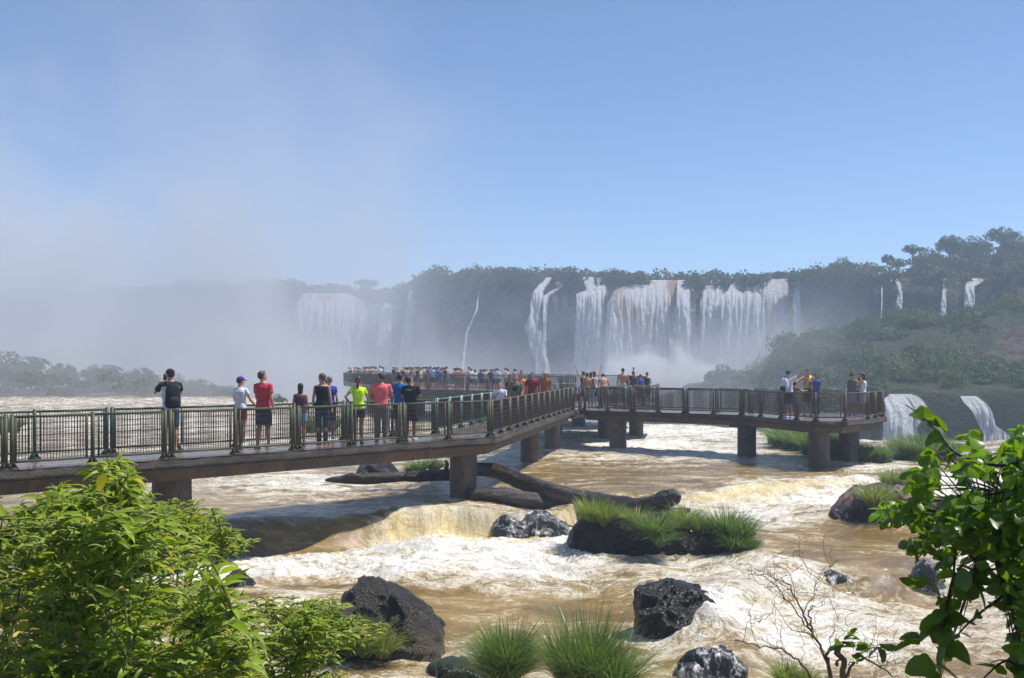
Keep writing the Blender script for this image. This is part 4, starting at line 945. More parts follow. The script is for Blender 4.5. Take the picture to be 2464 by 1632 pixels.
# ================================================================== near leaves
def leaves(mb, base, dirs, L, W, droop, rng, shape='lance', tint=None, K=6, roll=.5, curl=.15):
    """batch of curved, folded leaf blades. base, dirs: (n,3)"""
    n = len(base); base = np.asarray(base, float); d = np.asarray(dirs, float); d /= np.linalg.norm(d, axis=1)[:, None]
    upv = np.tile([0, 0, 1.0], (n, 1))+rng.normal(size=(n, 3))*roll
    side = np.cross(d, upv); side /= np.linalg.norm(side, axis=1)[:, None]; nrm = np.cross(side, d)
    L = np.asarray(L)*np.ones(n); W = np.asarray(W)*np.ones(n); droop = np.asarray(droop)*np.ones(n)
    t = np.linspace(0, 1, K)
    if shape == 'lance': wt = np.sin(np.pi*np.clip(t*.97+.03, 0, 1)**.8)**1.05*np.array([1]*(K-1)+[.0]); wt[0] = .06
    else: wt = np.sqrt(np.clip(1-(2*np.clip(t, 0, 1)**.72-1)**2, 0, 1))*(1-.35*t)*1.18; wt[-1] = 0; wt[0] = .1
    ca = np.cumsum(np.concatenate([[0], np.full(K-1, 1/(K-1))]))
    pos = []; 
    ang = droop[:, None]*t[None, :]**1.2
    stepd = (d[:, None, :]*np.cos(ang)[..., None]-nrm[:, None, :]*np.sin(ang)[..., None])
    pts = base[:, None, :]+np.concatenate([np.zeros((n, 1, 3)), np.cumsum(stepd[:, :-1]*(L[:, None, None]/(K-1)), axis=1)], 1)
    nn = np.cross(side[:, None, :]*np.ones((1, K, 1)), stepd)
    hw = W[:, None]*.5*wt[None, :]; wav = 1+.05*rng.normal(size=(n, K))
    lft = pts-side[:, None, :]*(hw*wav)[..., None]+nn*(hw*curl*2)[..., None]
    rgt = pts+side[:, None, :]*(hw*(2-wav))[..., None]+nn*(hw*curl*2)[..., None]
    A = np.stack([lft, pts, rgt], 2).reshape(n*K*3, 3); fs = []
    for i in range(n):
        b = i*K*3
        for k in range(K-1):
            o = b+3*k; fs.append((o, o+1, o+4, o+3)); fs.append((o+1, o+2, o+5, o+4))
    if tint is None: tint = np.clip(rng.normal(.5, .25, n), 0, 1)
    mb.add(A, fs, np.repeat(tint, K*3))
def inpoly(x, y, poly):
    c = False; j = len(poly)-1
    for i in range(len(poly)):
        xi, yi = poly[i]; xj, yj = poly[j]
        if (yi > y) != (yj > y) and x < (xj-xi)*(y-yi)/(yj-yi)+xi: c = not c
        j = i
    return c
def curve_pts(a, b, sag, k=9, side=None):
    a, b = Vector(a), Vector(b); m = a.lerp(b, .5)+Vector((0, 0, sag))+(side or Vector((0, 0, 0))); out = []
    for i in range(k):
        t = i/(k-1); out.append(a*(1-t)**2+m*2*t*(1-t)+b*t*t)
    return out
def shrub(name, label, poly, roots, ntips, drange, rng, dens_fn, leafL=(.07, .125), twigL=.30, spikes=.5, group='leafy shrubs on the near bank'):
    root0 = roots[0]; e = thing(name, tuple(root0), label, 'shrub', group)
    st = MB(); lf = MB(); sp = MB(); xs = [p[0] for p in poly]; ys = [p[1] for p in poly]; canes = []
    tips = []; guard = 0
    while len(tips) < ntips and guard < ntips*40:
        guard += 1; x = rng.uniform(min(xs), max(xs)); y = rng.uniform(min(ys), max(ys))
        if inpoly(x, y, poly) and rng.random() < dens_fn(x, y): tips.append((x, y))
    hubs = []
    for r in roots:                       # main canes fan out from each root
        for _ in range(max(4, ntips//60)):
            x, y = tips[rng.integers(len(tips))]; d = rng.uniform(*drange)
            end = P(x, y, d); c = curve_pts(r, end, .35*(end-Vector(r)).length*.5, 12, Vector((rng.uniform(-.1, .1), 0, 0)))
            st.tube(c, list(np.linspace(.011, .003, 12)), 5); hubs += c[4:]
    H = np.array([tuple(h) for h in hubs])
    B = []; Dr = []; LL = []; WW = []; DD = []; TT = []
    for x, y in tips:
        d = rng.uniform(*drange); tip = P(x, y, d); tl = twigL*rng.uniform(.7, 1.3)
        # nearest hub lower than the tip is where the twig starts
        dist = np.linalg.norm(H-np.array(tip), axis=1)+.6*np.clip(H[:, 2]-tip.z+.05, 0, 9)
        h = Vector(H[np.argmin(dist+rng.random(len(H))*.15)])
        v = tip-h
        if v.length > tl*2.2: h = tip-v.normalized()*tl*2.2
        c = curve_pts(h, tip, v.length*.12, 8); st.tube(c, list(np.linspace(.0045, .0018, 8)), 4, cap=False)
        dr = (c[-1]-c[-2]).normalized(); hue = rng.normal(.5, .16)
        m = int(rng.integers(8, 13))
        for k in range(m):
            t = 1-(k/m)**1.1*.85; q = c[0].lerp(c[-1], t) if False else c[min(7, int(t*7))]
            az = k*2.4+rng.uniform(-.3, .3); sidev = Vector((math.cos(az), math.sin(az), .15))
            w = .25 if k > 1 else 1.1
            B.append(tuple(q)); Dr.append(tuple(dr*w+sidev+Vector((0, 0, .25-.3*(k/m))))); sz = 1 if k > 2 else .6
            LL.append(rng.uniform(*leafL)*sz); WW.append(LL[-1]*rng.uniform(.16, .25)); DD.append(rng.uniform(.7, 1.9)); TT.append(np.clip(hue+rng.normal(0, .2)+(.25 if k < 3 else -.05), 0, 1))
        if rng.random() < spikes:
            for k in range(rng.integers(3, 8)):
                az = rng.uniform(0, 6.28); q = c[-1] if k < 3 else c[5]; Ls = rng.uniform(.03, .065); pts = []
                for j in range(6):
                    tt = j/5; pts.append(q+Vector((math.cos(az)*Ls*tt, math.sin(az)*Ls*tt, Ls*(.7*tt-.75*tt*tt)+.01*tt)))
                sp.tube(pts, [.002, .0034, .004, .004, .003, .0012], 4, tint=rng.random())
    leaves(lf, B, Dr, LL, WW, DD, rng, 'lance', np.array(TT))
    st.build('stem', M_STEM, e); lf.build('foliage', M_LEAF_L, e, attr=True)
    if sp.n: sp.build('seed_spikes', M_SPIKE, e, attr=True)  # thin yellowish green seed spikes carried on the twigs
    return e
rng = np.random.default_rng(21)
BUSH = [(-60, 1195), (0, 1205), (45, 1215), (100, 1195), (150, 1160), (175, 1195), (215, 1175), (240, 1140), (272, 1120), (300, 1130), (318, 1200), (345, 1255), (400, 1245), (430, 1265),
        (470, 1300), (500, 1310), (520, 1385), (535, 1430), (575, 1430), (600, 1450), (610, 1500), (620, 1640), (600, 1760), (-60, 1760)]
e_ = shrub('leafy_bush', 'large bright green bush of long drooping leaves filling the lower left corner', BUSH, [P(150, 2200, 4.4), P(380, 2250, 4.3), P(-80, 2150, 4.6), P(520, 2300, 4.5)], 700, (3.5, 5.0), rng, lambda x, y: .95 if y > 1250 else .7, leafL=(.05, .15), spikes=1.0)
shrub('leafy_branch_shrub', 'topmost leafy shoots rising in front of the footbridge beam', [(225, 1200), (232, 1150), (262, 1112), (300, 1112), (322, 1150), (318, 1215), (150, 1260), (120, 1200), (145, 1165), (175, 1200)], [P(230, 2100, 4.3), P(260, 2150, 4.2)], 70, (3.9, 4.4), rng, lambda x, y: .95, leafL=(.06, .13), spikes=.8, twigL=.24)
B2 = [(300, 1200), (345, 1190), (400, 1195), (450, 1205), (500, 1215), (535, 1240), (525, 1262), (575, 1275), (605, 1300), (600, 1345), (560, 1350), (500, 1330), (460, 1300), (400, 1280), (330, 1260)]
shrub('leafy_branch_shrub', 'shrub with pale seed spikes reaching over the water in front of the left pier', B2, [P(330, 2100, 5.2), P(430, 2100, 5.3)], 85, (4.7, 5.4), rng, lambda x, y: .9, leafL=(.05, .095), spikes=1.0, twigL=.22)
B3 = [(600, 1450), (650, 1425), (700, 1440), (740, 1450), (800, 1442), (850, 1485), (900, 1490), (950, 1510), (940, 1545), (880, 1545), (840, 1530), (800, 1560), (850, 1610), (800, 1660), (830, 1720), (560, 1760), (560, 1480)]
shrub('sprawling_shrub', 'thin sprawling shrub with drooping leaves and bare twigs, to the right of the large bush', B3, [P(500, 2150, 5.0), P(620, 2200, 4.8)], 170, (4.3, 5.2), rng, lambda x, y: .9 if y < 1560 else .6, leafL=(.055, .10), spikes=.9, twigL=.26)
yl = MB()
leaves(yl, [tuple(P(250, 1140, 3.9)), tuple(P(282, 1165, 3.95)), tuple(P(60, 1400, 3.9)), tuple(P(165, 1330, 3.8))], [(-.35, .1, -1), (.25, .1, -1), (0, .1, -1), (.1, 0, -1)], [.075, .07, .06, .06], [.032, .026, .014, .016], .4, rng, 'broad')
o = yl.build('yellow_leaves', M_LEAF_Y, None, attr=True); o.parent = e_; o.location = tuple(-Vector(ORIGIN[e_.name])); o['label'] = 'withered yellow leaves near the top of the bush'

# --- broad leaved vine thicket on the right
def vine():
    rng = np.random.default_rng(33); e = thing('broadleaf_shrub', tuple(P(2700, 2300, 3.4)), 'dark broad leaved shrub hanging into the picture from the right, some leaves glowing yellow green', 'shrub', 'leafy shrubs on the near bank')
    st = MB(); lf = MB()
    poly = [(2150, 1205), (2195, 1170), (2180, 1140), (2240, 1120), (2215, 1080), (2260, 1090), (2300, 1075), (2330, 1040), (2380, 1060), (2420, 1050), (2470, 1020), (2900, 900), (3500, 800), (3500, 1700), (2470, 1700),
            (2440, 1480), (2400, 1430), (2350, 1400), (2300, 1395), (2255, 1350), (2200, 1330), (2170, 1300), (2210, 1262), (2130, 1255), (2100, 1235), (2110, 1215)]
    B = []; D = []; LL = []; DD = []; TT = []
    cnt = 0; guard = 0
    while cnt < 3500 and guard < 120000:
        guard += 1; x = rng.uniform(2080, 2500) if rng.random() < .68 else rng.uniform(2470, 3300); y = rng.uniform(850, 1700)
        if not inpoly(x, y, poly): continue
        if y > 1330 and x < 2450 and rng.random() < .82: continue
        if x > 2540 and rng.random() < .75: continue
        dens = np.interp(x, [2090, 2200, 2400, 2600], [.75, .9, 1, .7])
        if rng.random() > dens: continue
        if x < 2470 and perlin(x*.02, y*.02, 3.3) < -.06: continue
        d = rng.uniform(2.6, 3.7) if x > 2250 else rng.uniform(2.9, 3.4)
        p = P(x, y, d); az = rng.uniform(0, 6.28); small = x < 2300 or y < 1160
        B.append(tuple(p)); D.append((math.cos(az)-.3, math.sin(az), rng.uniform(-.9, .25))); s = rng.uniform(.026, .046) if small else rng.uniform(.030, .062)
        LL.append(s); DD.append(rng.uniform(.1, .9)); TT.append(np.clip(rng.normal(.75 if small and y < 1250 else .38, .2), 0, 1)); cnt += 1
    # leaves strung on hanging and arching stems lower down
    strings = [[(2480, 1345), (2400, 1300), (2330, 1410), (2262, 1500), (2190, 1548), (2090, 1560)], [(2298, 1380), (2282, 1440), (2268, 1530), (2265, 1600), (2255, 1660)], [(2480, 1420), (2420, 1430), (2330, 1500), (2280, 1560)],
               [(2500, 1500), (2450, 1560), (2440, 1660)], [(2480, 1180), (2380, 1190), (2290, 1230), (2200, 1240), (2110, 1236)], [(2500, 1100), (2400, 1120), (2300, 1090), (2260, 1040), (2215, 1000), (2180, 975)], [(2470, 1640), (2420, 1590), (2340, 1660)], [(2330, 1190), (2300, 1320), (2292, 1420), (2270, 1500)],
               [(2520, 1250), (2440, 1330), (2380, 1370), (2300, 1300)], [(2520, 1010), (2450, 1060), (2380, 1110)], [(2520, 1560), (2460, 1480), (2470, 1360)]]
    for s in strings:
        d = rng.uniform(2.7, 3.1); pts = [P(x, y, d+.08*i) for i, (x, y) in enumerate(s)]; q = []
        for i in range(len(pts)-1):
            a, b, c, f = pts[max(i-1, 0)], pts[i], pts[i+1], pts[min(i+2, len(pts)-1)]
            for k in range(6):
                t = k/6; q.append(.5*((2*b)+(c-a)*t+(2*a-5*b+4*c-f)*t*t+(-a+3*b-3*c+f)*t**3))
        q.append(pts[-1]); st.tube(q, list(np.linspace(.0055, .0016, len(q))), 5)
        for i, p in enumerate(q):
            if i % 2: continue
            for sgn in (-1, 1):
                if rng.random() < .3: continue
                az = rng.uniform(0, 6.28); B.append(tuple(p)); D.append((math.cos(az), math.sin(az), rng.uniform(-1.1, .1))); LL.append(rng.uniform(.028, .07)); DD.append(rng.uniform(.1, .8)); TT.append(np.clip(rng.normal(.4, .2), 0, 1))
    for p, L in ((P(2275, 1500, 2.9), .08), (P(2262, 1500, 2.9), .075), (P(2268, 1495, 2.9), .07), (P(2250, 1600, 2.8), .08), (P(2275, 1555, 2.85), .08), (P(2290, 1400, 2.9), .08), (P(2340, 1400, 2.9), .08), (P(2235, 1395, 2.95), .08)):
        az = rng.uniform(0, 6.28)
        for k in range(2): B.append(tuple(p)); D.append((math.cos(az+k*2.2), -.3+.3*k, rng.uniform(-.6, .3))); LL.append(L); DD.append(.5); TT.append(.3)
    LL = np.array(LL); leaves(lf, B, D, LL, LL*rng.uniform(.55, .82, len(LL)), DD, rng, 'broad', np.array(TT), K=9, roll=.9, curl=.12)
    hubs = [P(2560, 1150, 3.1), P(2540, 1300, 3.2), P(2420, 1190, 3.2), P(2380, 1290, 3.0), P(2650, 1500, 3.3), P(2480, 1080, 3.1)]
    for h in hubs: st.tube(curve_pts(P(2750, 2100, 3.5), h, .25, 12), list(np.linspace(.02, .006, 12)), 6)
    idx = rng.permutation(len(B))[:260]
    for i in idx:
        b = Vector(B[i]); h = min(hubs, key=lambda q: (q-b).length)
        if (h-b).length < .5: st.tube(curve_pts(h, b, .03, 6), list(np.linspace(.0035, .0012, 6)), 4, cap=False)
    st.build('stem', M_BARK, e); lf.build('foliage', M_LEAF_R, e, attr=True)
vine()
# --- mostly bare shrub
def bare():
    rng = random.Random(5); e = thing('bare_shrub', tuple(P(2030, 1900, 4.2)), 'bare brown branching shrub at the bottom with one small cluster of green leaves', 'shrub', 'leafy shrubs on the near bank')
    st = MB(); tips = []
    def br(pts, r0, r1, kids=0, depth=0):
        q = []; 
        for i in range(len(pts)-1):
            a, b, c, f = pts[max(i-1, 0)], pts[i], pts[i+1], pts[min(i+2, len(pts)-1)]
            for k in range(5):
                t = k/5; v = .5*((2*b)+(c-a)*t+(2*a-5*b+4*c-f)*t*t+(-a+3*b-3*c+f)*t**3); q.append(v+Vector([rng.gauss(0, .004) for _ in range(3)]))
        q.append(pts[-1]); r0 *= .72; st.tube(q, [r0+(r1-r0)*i/(len(q)-1) for i in range(len(q))], 6)
        for _ in range(kids):
            i = rng.randrange(len(q)//4, len(q)-1); b = q[i]; dr = (q[i+1]-q[i]).normalized(); side = Vector((rng.uniform(-1, 1), rng.uniform(-.4, .4), rng.uniform(-.3, .9))).normalized()
            L = rng.uniform(.08, .22)*(.7 if depth else 1); v = (dr*.8+side).normalized(); e1 = b+v*L*.5+Vector((rng.uniform(-.02, .02), 0, rng.uniform(-.02, .03))); e2 = b+(v+Vector((rng.uniform(-.4, .4), 0, rng.uniform(-.3, .4)))).normalized()*L
            rr = r0*.35 if depth == 0 else .0016
            br([b, e1, e2], max(.0014, rr), .0009, 2 if depth == 0 and rng.random() < .7 else 0, depth+1)
    p = lambda x, y, d=4.2: P(x, y, d)
    br([p(2028, 1900), p(2030, 1700), p(2026, 1600), p(2015, 1560)], .018, .011)
    br([p(2015, 1700), p(1990, 1600), p(1955, 1530), p(1935, 1480), p(1905, 1420), p(1880, 1390)], .009, .002, 6)
    br([p(1955, 1530), p(1950, 1500), p(1945, 1470), p(1958, 1458)], .006, .002, 3)
    br([p(1975, 1680), p(1940, 1610), p(1890, 1570), p(1830, 1552), p(1768, 1540)], .007, .0018, 5)
    br([p(1935, 1500), p(1890, 1440), p(1850, 1395), p(1815, 1378)], .004, .0012, 3)
    br([p(2030, 1640), p(2060, 1590), p(2110, 1600), p(2150, 1625), p(2190, 1640)], .009, .002, 5)
    br([p(2010, 1650), p(1995, 1590), p(1985, 1578), p(2000, 1560)], .010, .006, 3)
    br([p(1935, 1470), p(1955, 1430), p(1968, 1400), p(1975, 1375)], .003, .001, 3)
    br([p(2015, 1600), p(2020, 1570), p(2035, 1545)], .008, .003)
    br([p(2040, 1600), p(2090, 1580), p(2100, 1550)], .004, .0015, 3)
    st.build('stem', M_TWIG, e); lf = MB(); r2 = np.random.default_rng(4); B = []; D = []
    for x, y in ((2035, 1548), (2060, 1555), (2045, 1530), (2070, 1540), (2020, 1560), (2085, 1570), (2055, 1575)):
        for k in range(4): B.append(tuple(p(x, y))); az = r2.uniform(0, 6.28); D.append((math.cos(az), math.sin(az)*.5, r2.uniform(-.2, .6)))
    LL = r2.uniform(.03, .06, len(B)); leaves(lf, B, D, LL, LL*.5, .5, r2, 'broad', np.clip(r2.normal(.5, .2, len(B)), 0, 1)); lf.build('foliage', M_LEAF_R, e, attr=True)
bare()
# ================================================================== people
def rotz(v, a): return Vector((v.x*math.cos(a)-v.y*math.sin(a), v.x*math.sin(a)+v.y*math.cos(a), v.z))
def remesh_obj(mb, name, mat, voxel, smooth=2):
    me = mb.mesh(name+'_raw', None, None); o = bpy.data.objects.new('tmp', me); COL.objects.link(o)
    m = o.modifiers.new('r', 'REMESH'); m.mode = 'VOXEL'; m.voxel_size = voxel; m.use_smooth_shade = True
    if smooth: s = o.modifiers.new('s', 'SMOOTH'); s.iterations = smooth; s.factor = .5
    dg = bpy.context.evaluated_depsgraph_get(); r = bpy.data.meshes.new_from_object(o.evaluated_get(dg)); bpy.data.objects.remove(o); bpy.data.meshes.remove(me)
    r.name = name; r.materials.clear(); r.materials.append(mat); return r
DEF = dict(H=1.75, fem=False, turn=0, lean=0, headturn=0, headtilt=0, armL='down', armR='down', step=.0, top=(.5, .5, .5), topkind='tee', bottom=(.05, .06, .08), botkind='shorts',
           hair=(.02, .015, .012), hairkind='short', shoes=(.3, .3, .3), skin=0, hat=None, build=1.0, back=False)
ARM = {  # elbow, wrist offsets from the shoulder, body axes (outward, forward, up), in units of height/1.75
    'down': ((.05, -.02, -.29), (.07, .05, -.54)), 'hip': ((.20, -.12, -.22), (.03, .04, -.42)), 'rail': ((.06, .10, -.27), (-.02, .34, -.30)), 'front': ((.07, .05, -.28), (-.16, .22, -.27)),
    'photo': ((.10, .22, -.18), (-.06, .34, .07)), 'photolow': ((.08, .14, -.25), (-.10, .30, -.06)), 'up': ((.14, .06, .22), (.20, .12, .48)), 'point': ((.10, .26, .10), (.10, .46, .30)), 'out': ((.16, .20, -.14), (.10, .44, -.12)),
    'chin': ((.06, .08, -.27), (-.14, .18, -.08)), 'swing': ((.05, -.12, -.27), (.07, -.14, -.52)), 'swingf': ((.05, .06, -.28), (.05, .22, -.50)), 'handonrail': ((.10, .08, -.27), (.12, .30, -.40)), 'cross': ((.08, .06, -.27), (-.20, .20, -.20))}
def make_person(spec, detail=True):
    s = dict(DEF); s.update(spec); k = s['H']/1.75; fem = s['fem']; bd = s['build']; B = MB(); vox = .0135*k if detail else .026*k
    lean = s['lean']; Rl = Matrix.Rotation(-lean, 3, 'X'); hipc = Vector((0, 0, .93))
    def up(p): p = Vector(p); return hipc+Rl @ (p-hipc)
    K = lambda v: Vector(v)*k
    sw = (.165 if fem else .192)*bd; hw = (.165 if fem else .15)*bd; ww = (.118 if fem else .142)*bd
    tor = [(.86, hw*.86, .105), (.93, hw, .118), (1.00, hw*.96, .112), (1.10, ww, .095), (1.20, ww*1.04, .102), (1.30, sw*.87, .118), (1.38, sw*.95, .112), (1.43, sw*.86, .088), (1.475, sw*.52, .066), (1.505, .062, .06)]
    def torso(mb, z0, z1, inf, n=18, flare=0):
        sec = []; zs = [z for z, _, _ in tor]
        zz = sorted(set([z0, z1]+[z for z in zs if z0 < z < z1]))
        for z in zz:
            rx = np.interp(z, zs, [a*1.0 for _, a, _ in tor]); ry = np.interp(z, zs, [b*(bd if z < 1.3 else 1) for _, _, b in tor]); fl = flare*max(0, (1.15-z))/.3
            sec.append((K(up((0, .005 if z < 1.2 else -.004, z))), (rx+inf+fl)*k, (ry+inf+fl)*k, Rl))
        mb.loft(sec, n)
    torso(B, .86, 1.505, 0)
    # neck + head
    nb = up((0, -.004, 1.49)); ht = s['headturn']; hd = s['headtilt']
    Rh = Rl @ Matrix.Rotation(ht, 3, 'Z') @ Matrix.Rotation(-hd, 3, 'X'); hc = up((0, .012, 1.52))+Rh @ Vector((0, .012, .118))
    B.loft([(K(nb), .062*k, .06*k, Rl), (K(nb.lerp(hc, .5)), .053*k, .056*k, Rh), (K(hc-Rh @ Vector((0, .01, .03))), .052*k, .058*k, Rh)], 12)
    hs = [(-.118, .022, .022, .030), (-.108, .040, .040, .022), (-.085, .052, .062, .010), (-.05, .061, .078, .002), (-.01, .069, .089, 0), (.03, .074, .094, -.004), (.065, .070, .088, -.008), (.092, .055, .068, -.010), (.110, .030, .038, -.010), (.117, .008, .01, -.01)]
    B.loft([(K(hc+Rh @ Vector((0, oy, z))), rx*k, ry*k, Rh) for z, rx, ry, oy in hs], 16)
    H_ = lambda x, y, z: K(hc+Rh @ Vector((x, y, z)))
    if detail:
        B.tube([H_(0, .084, .012), H_(0, .104, -.022), H_(0, .098, -.034)], [.007*k, .013*k, .012*k], 6)
        for sx in (-1, 1): B.ball(H_(sx*.073, -.004, -.008), (.012*k, .02*k, .03*k), 6, 5, Rh)
        B.tube([H_(-.02, .088, -.062), H_(.02, .088, -.062)], .009*k, 6)
    # arms
    wr = {}; armp = {}
    for sx, key in ((-1, s['armL']), (1, s['armR'])):
        e_, w_ = ARM[key] if isinstance(key, str) else key
        sh = up((sx*(sw-.012), 0, 1.425)); tr = (lambda o: Rl @ Vector((sx*o[0], o[1], o[2]))) if key not in ('down',) else (lambda o: Vector((sx*o[0], o[1], o[2])))
        el = sh+tr(e_); w = sh+tr(w_)
        # keep bone lengths
        el = sh+(el-sh).normalized()*.285; w = el+(w-el).normalized()*.255; armp[sx] = (sh, el, w); g = (.9 if fem else 1.05)*bd**.5
        B.tube([K(sh+Vector((-sx*.03, 0, .0))), K(sh), K(sh.lerp(el, .35)), K(sh.lerp(el, .8)), K(el), K(el.lerp(w, .3)), K(el.lerp(w, .75)), K(w)], [q*k*g for q in (.045, .052, .045, .038, .036, .039, .028, .024)], 12)
        fd = (w-el).normalized(); pal = w+fd*.09; sd = fd.cross(Vector((0, 0, 1)) if abs(fd.z) < .85 else Vector((0, 1, 0))).normalized(); nrm = sd.cross(fd).normalized()
        if abs(fd.z) > .85: sd, nrm = nrm, sd                      # hanging hand: thumb forward, palm to the thigh
        B.tube([K(w), K(w+fd*.03), K(w+fd*.06), K(pal)], [.024*k, .036*k, .04*k, .036*k], 10, flat=(nrm, .42))
        if detail:
            curl = -sx if abs(fd.z) > .85 else -1
            for j, (o, L) in enumerate(((-.029, .066), (-.010, .075), (.010, .070), (.029, .055))):
                b0 = pal+sd*o-fd*.008; c = nrm*curl
                B.tube([K(b0), K(b0+fd*L*.4+c*.004), K(b0+fd*L*.72+c*.018), K(b0+fd*L*.9+c*.036)], [.0095*k, .009*k, .0085*k, .0075*k], 6)
            t0 = w+fd*.03-sd*.03; B.tube([K(t0), K(t0-sd*.025+fd*.025), K(t0-sd*.03+fd*.055)], [.012*k, .011*k, .009*k], 6)
        wr[sx] = K(w+fd*.10)
    # legs
    leg = {}; st = s['step']
    for sx in (-1, 1):
        f = st*sx; hip = Vector((sx*.088*bd**.5, 0, .90)); an = Vector((sx*(.105 if not fem else .085), f*.5, .085+(.05 if f < -.2 else 0))); kn = hip.lerp(an, .5)+Vector((sx*.005, .02+abs(f)*.12, 0)); leg[sx] = (hip, kn, an)
        B.tube([K(hip), K(hip.lerp(kn, .35)), K(hip.lerp(kn, .8)), K(kn), K(kn.lerp(an, .3)+Vector((0, -.012, 0))), K(kn.lerp(an, .7)), K(an)], [q*k*bd**.6 for q in (.092, .082, .062, .055, .058, .042, .036)], 12)
        B.loft([(K(an+Vector((0, -.05, -.045))), .03*k, .035*k, None), (K(an+Vector((0, 0, -.03))), .036*k, .05*k, None), (K(an+Vector((0, 0, .02))), .034*k, .036*k, None)], 10)
        B.tube([K(an+Vector((0, -.055, -.05))), K(an+Vector((sx*.01, .06, -.055))), K(an+Vector((sx*.02, .15, -.068)))], [.036*k, .04*k, .026*k], 8)
    out = {}
    out['body'] = remesh_obj(B, 'body', skin_mat(s['skin']), vox)
    # clothing
    if s['topkind'] not in ('none', 'bra'):
        T = MB(); z0 = {'tee': .90, 'tank': .93, 'polo': .88, 'long': .88}[s['topkind']]; torso(T, z0, 1.44 if s['topkind'] == 'tank' else 1.487, .016, flare=.008 if not fem else .004)
        if s['topkind'] in ('tee', 'polo', 'long'):
            for sx in (-1, 1):
                sh, el, w = armp[sx]; q = .62 if not fem else .45
                pts = [K(sh+Vector((-sx*.05, 0, .01))), K(sh), K(sh.lerp(el, q*.6)), K(sh.lerp(el, q))]; rr = [.055, .066, .062, .066]
                if s['topkind'] == 'long': pts = pts[:3]+[K(el), K(el.lerp(w, .9))]; rr = [.055, .064, .056, .052, .04]
                T.tube(pts, [r*k*bd**.3*(.86 if fem else 1) for r in rr], 12)
        out['shirt'] = remesh_obj(T, 'shirt', cloth(s['top']), vox)
    if s.get('yoke'):
        T = MB(); torso(T, 1.385, 1.49, .021)
        for sx in (-1, 1):
            sh, el, w = armp[sx]; T.tube([K(sh+Vector((-sx*.05, 0, .01))), K(sh), K(sh.lerp(el, .4)), K(sh.lerp(el, .64))], [r*k for r in (.06, .071, .067, .07)], 12)
        out['shirt_yoke'] = remesh_obj(T, 'yoke', cloth(s['yoke']), vox)
    if s.get('print'):
        T = MB(); T.ball(K(up((0, .128, 1.27))), (.095*k, .02*k, .09*k), 14, 8, Rl); out['shirt_print'] = T.mesh('print', cloth((.03, .035, .035)))
    if s.get('backtext'):
        T = MB(); x = -.085
        for i, w_ in enumerate((.012, .018, .006, .014, .016, .010, .018, .012)):
            if i == 2: x += .012
            T.box(K(up((x+w_/2, -.139+abs(x)*.1, 1.365))), (w_*k, .006*k, (.02 if i % 3 else .016)*k)); x += w_+.007
        out['back_lettering'] = T.mesh('lettering', cloth((.8, .8, .8)), smooth=False)
    bk = s['botkind']
    if bk != 'none':
        T = MB(); torso(T, .855, 1.03, .014); end = {'shorts': .92, 'briefs': .22, 'mini': .5, 'long': 1.0, 'capri': 1.0}[bk]
        for sx in (-1, 1):
            hip, kn, an = leg[sx]; pts = [K(hip+Vector((0, 0, .03))), K(hip.lerp(kn, .4*min(1, end*1.0))), K(hip.lerp(kn, end))]; rr = [.104, .102*(1 if end > .5 else 1), .094 if end > .6 else .098]
            if bk == 'long': pts = [K(hip), K(hip.lerp(kn, .5)), K(kn), K(kn.lerp(an, .5)), K(an+Vector((0, 0, -.01)))]; rr = [.104, .09, .074, .066, .062]
            T.tube(pts, [r*k*bd**.6*(.9 if fem and bk == 'long' else 1) for r in rr], 14)
        out['trousers' if bk == 'long' else 'shorts'] = remesh_obj(T, 'legwear', cloth(s['bottom']), vox)
    if detail:
        T = MB()
        for sx in (-1, 1):
            hip, kn, an = leg[sx]
            T.tube([K(an+Vector((0, -.07, -.05))), K(an+Vector((0, -.01, -.04))), K(an+Vector((sx*.01, .07, -.05))), K(an+Vector((sx*.02, .15, -.06))), K(an+Vector((sx*.02, .175, -.066)))], [.036*k, .047*k, .046*k, .038*k, .02*k], 10)
            T.box(K(an+Vector((sx*.01, .045, -.076))), (.085*k, .25*k, .016*k))
        out['shoes'] = T.mesh('shoes', cloth(s['shoes']))
        E = MB()
        for sx in (-1, 1): E.ball(H_(sx*.03, .083, .012), .0085*k, 6, 5)
        out['eyes'] = E.mesh('eyes', simple('dark_eyes', (.02, .015, .012), .3))
    # hair
    if s['hairkind'] != 'bald':
        T = MB(); hk = s['hairkind']
        T.loft([(H_(0, -.022+oy, z), rx*k*1.10, ry*k*1.02, Rh) for z, rx, ry, oy in ((-.045, .050, .052, -.02), (-.01, .068, .076, -.012), (.03, .075, .086, -.004), (.065, .073, .088, 0), (.098, .058, .07, 0), (.118, .034, .042, 0), (.127, .01, .012, 0))], 16)
        if hk == 'short': T.ball(H_(0, .02, .085), (.06*k, .065*k, .036*k), 12, 8, Rh)
        if hk in ('pony', 'long', 'bun'): T.ball(H_(0, -.01, .06), (.079*k, .095*k, .07*k), 12, 8, Rh)
        if hk == 'pony': T.tube([H_(0, -.09, .02), H_(0, -.125, -.01), H_(.01, -.125, -.09), H_(.012, -.11, -.20), H_(.01, -.10, -.30)], [.022*k, .032*k, .03*k, .024*k, .006*k], 10)
        if hk == 'lowpony': T.ball(H_(0, -.01, .05), (.079*k, .093*k, .075*k), 12, 8, Rh); T.tube([H_(.0, -.085, -.03), H_(.03, -.11, -.07), H_(.06, -.10, -.12), H_(.07, -.09, -.15)], [.028*k, .035*k, .03*k, .012*k], 10)
        if hk == 'bun': T.ball(H_(0, -.10, .0), .04*k, 10, 7)
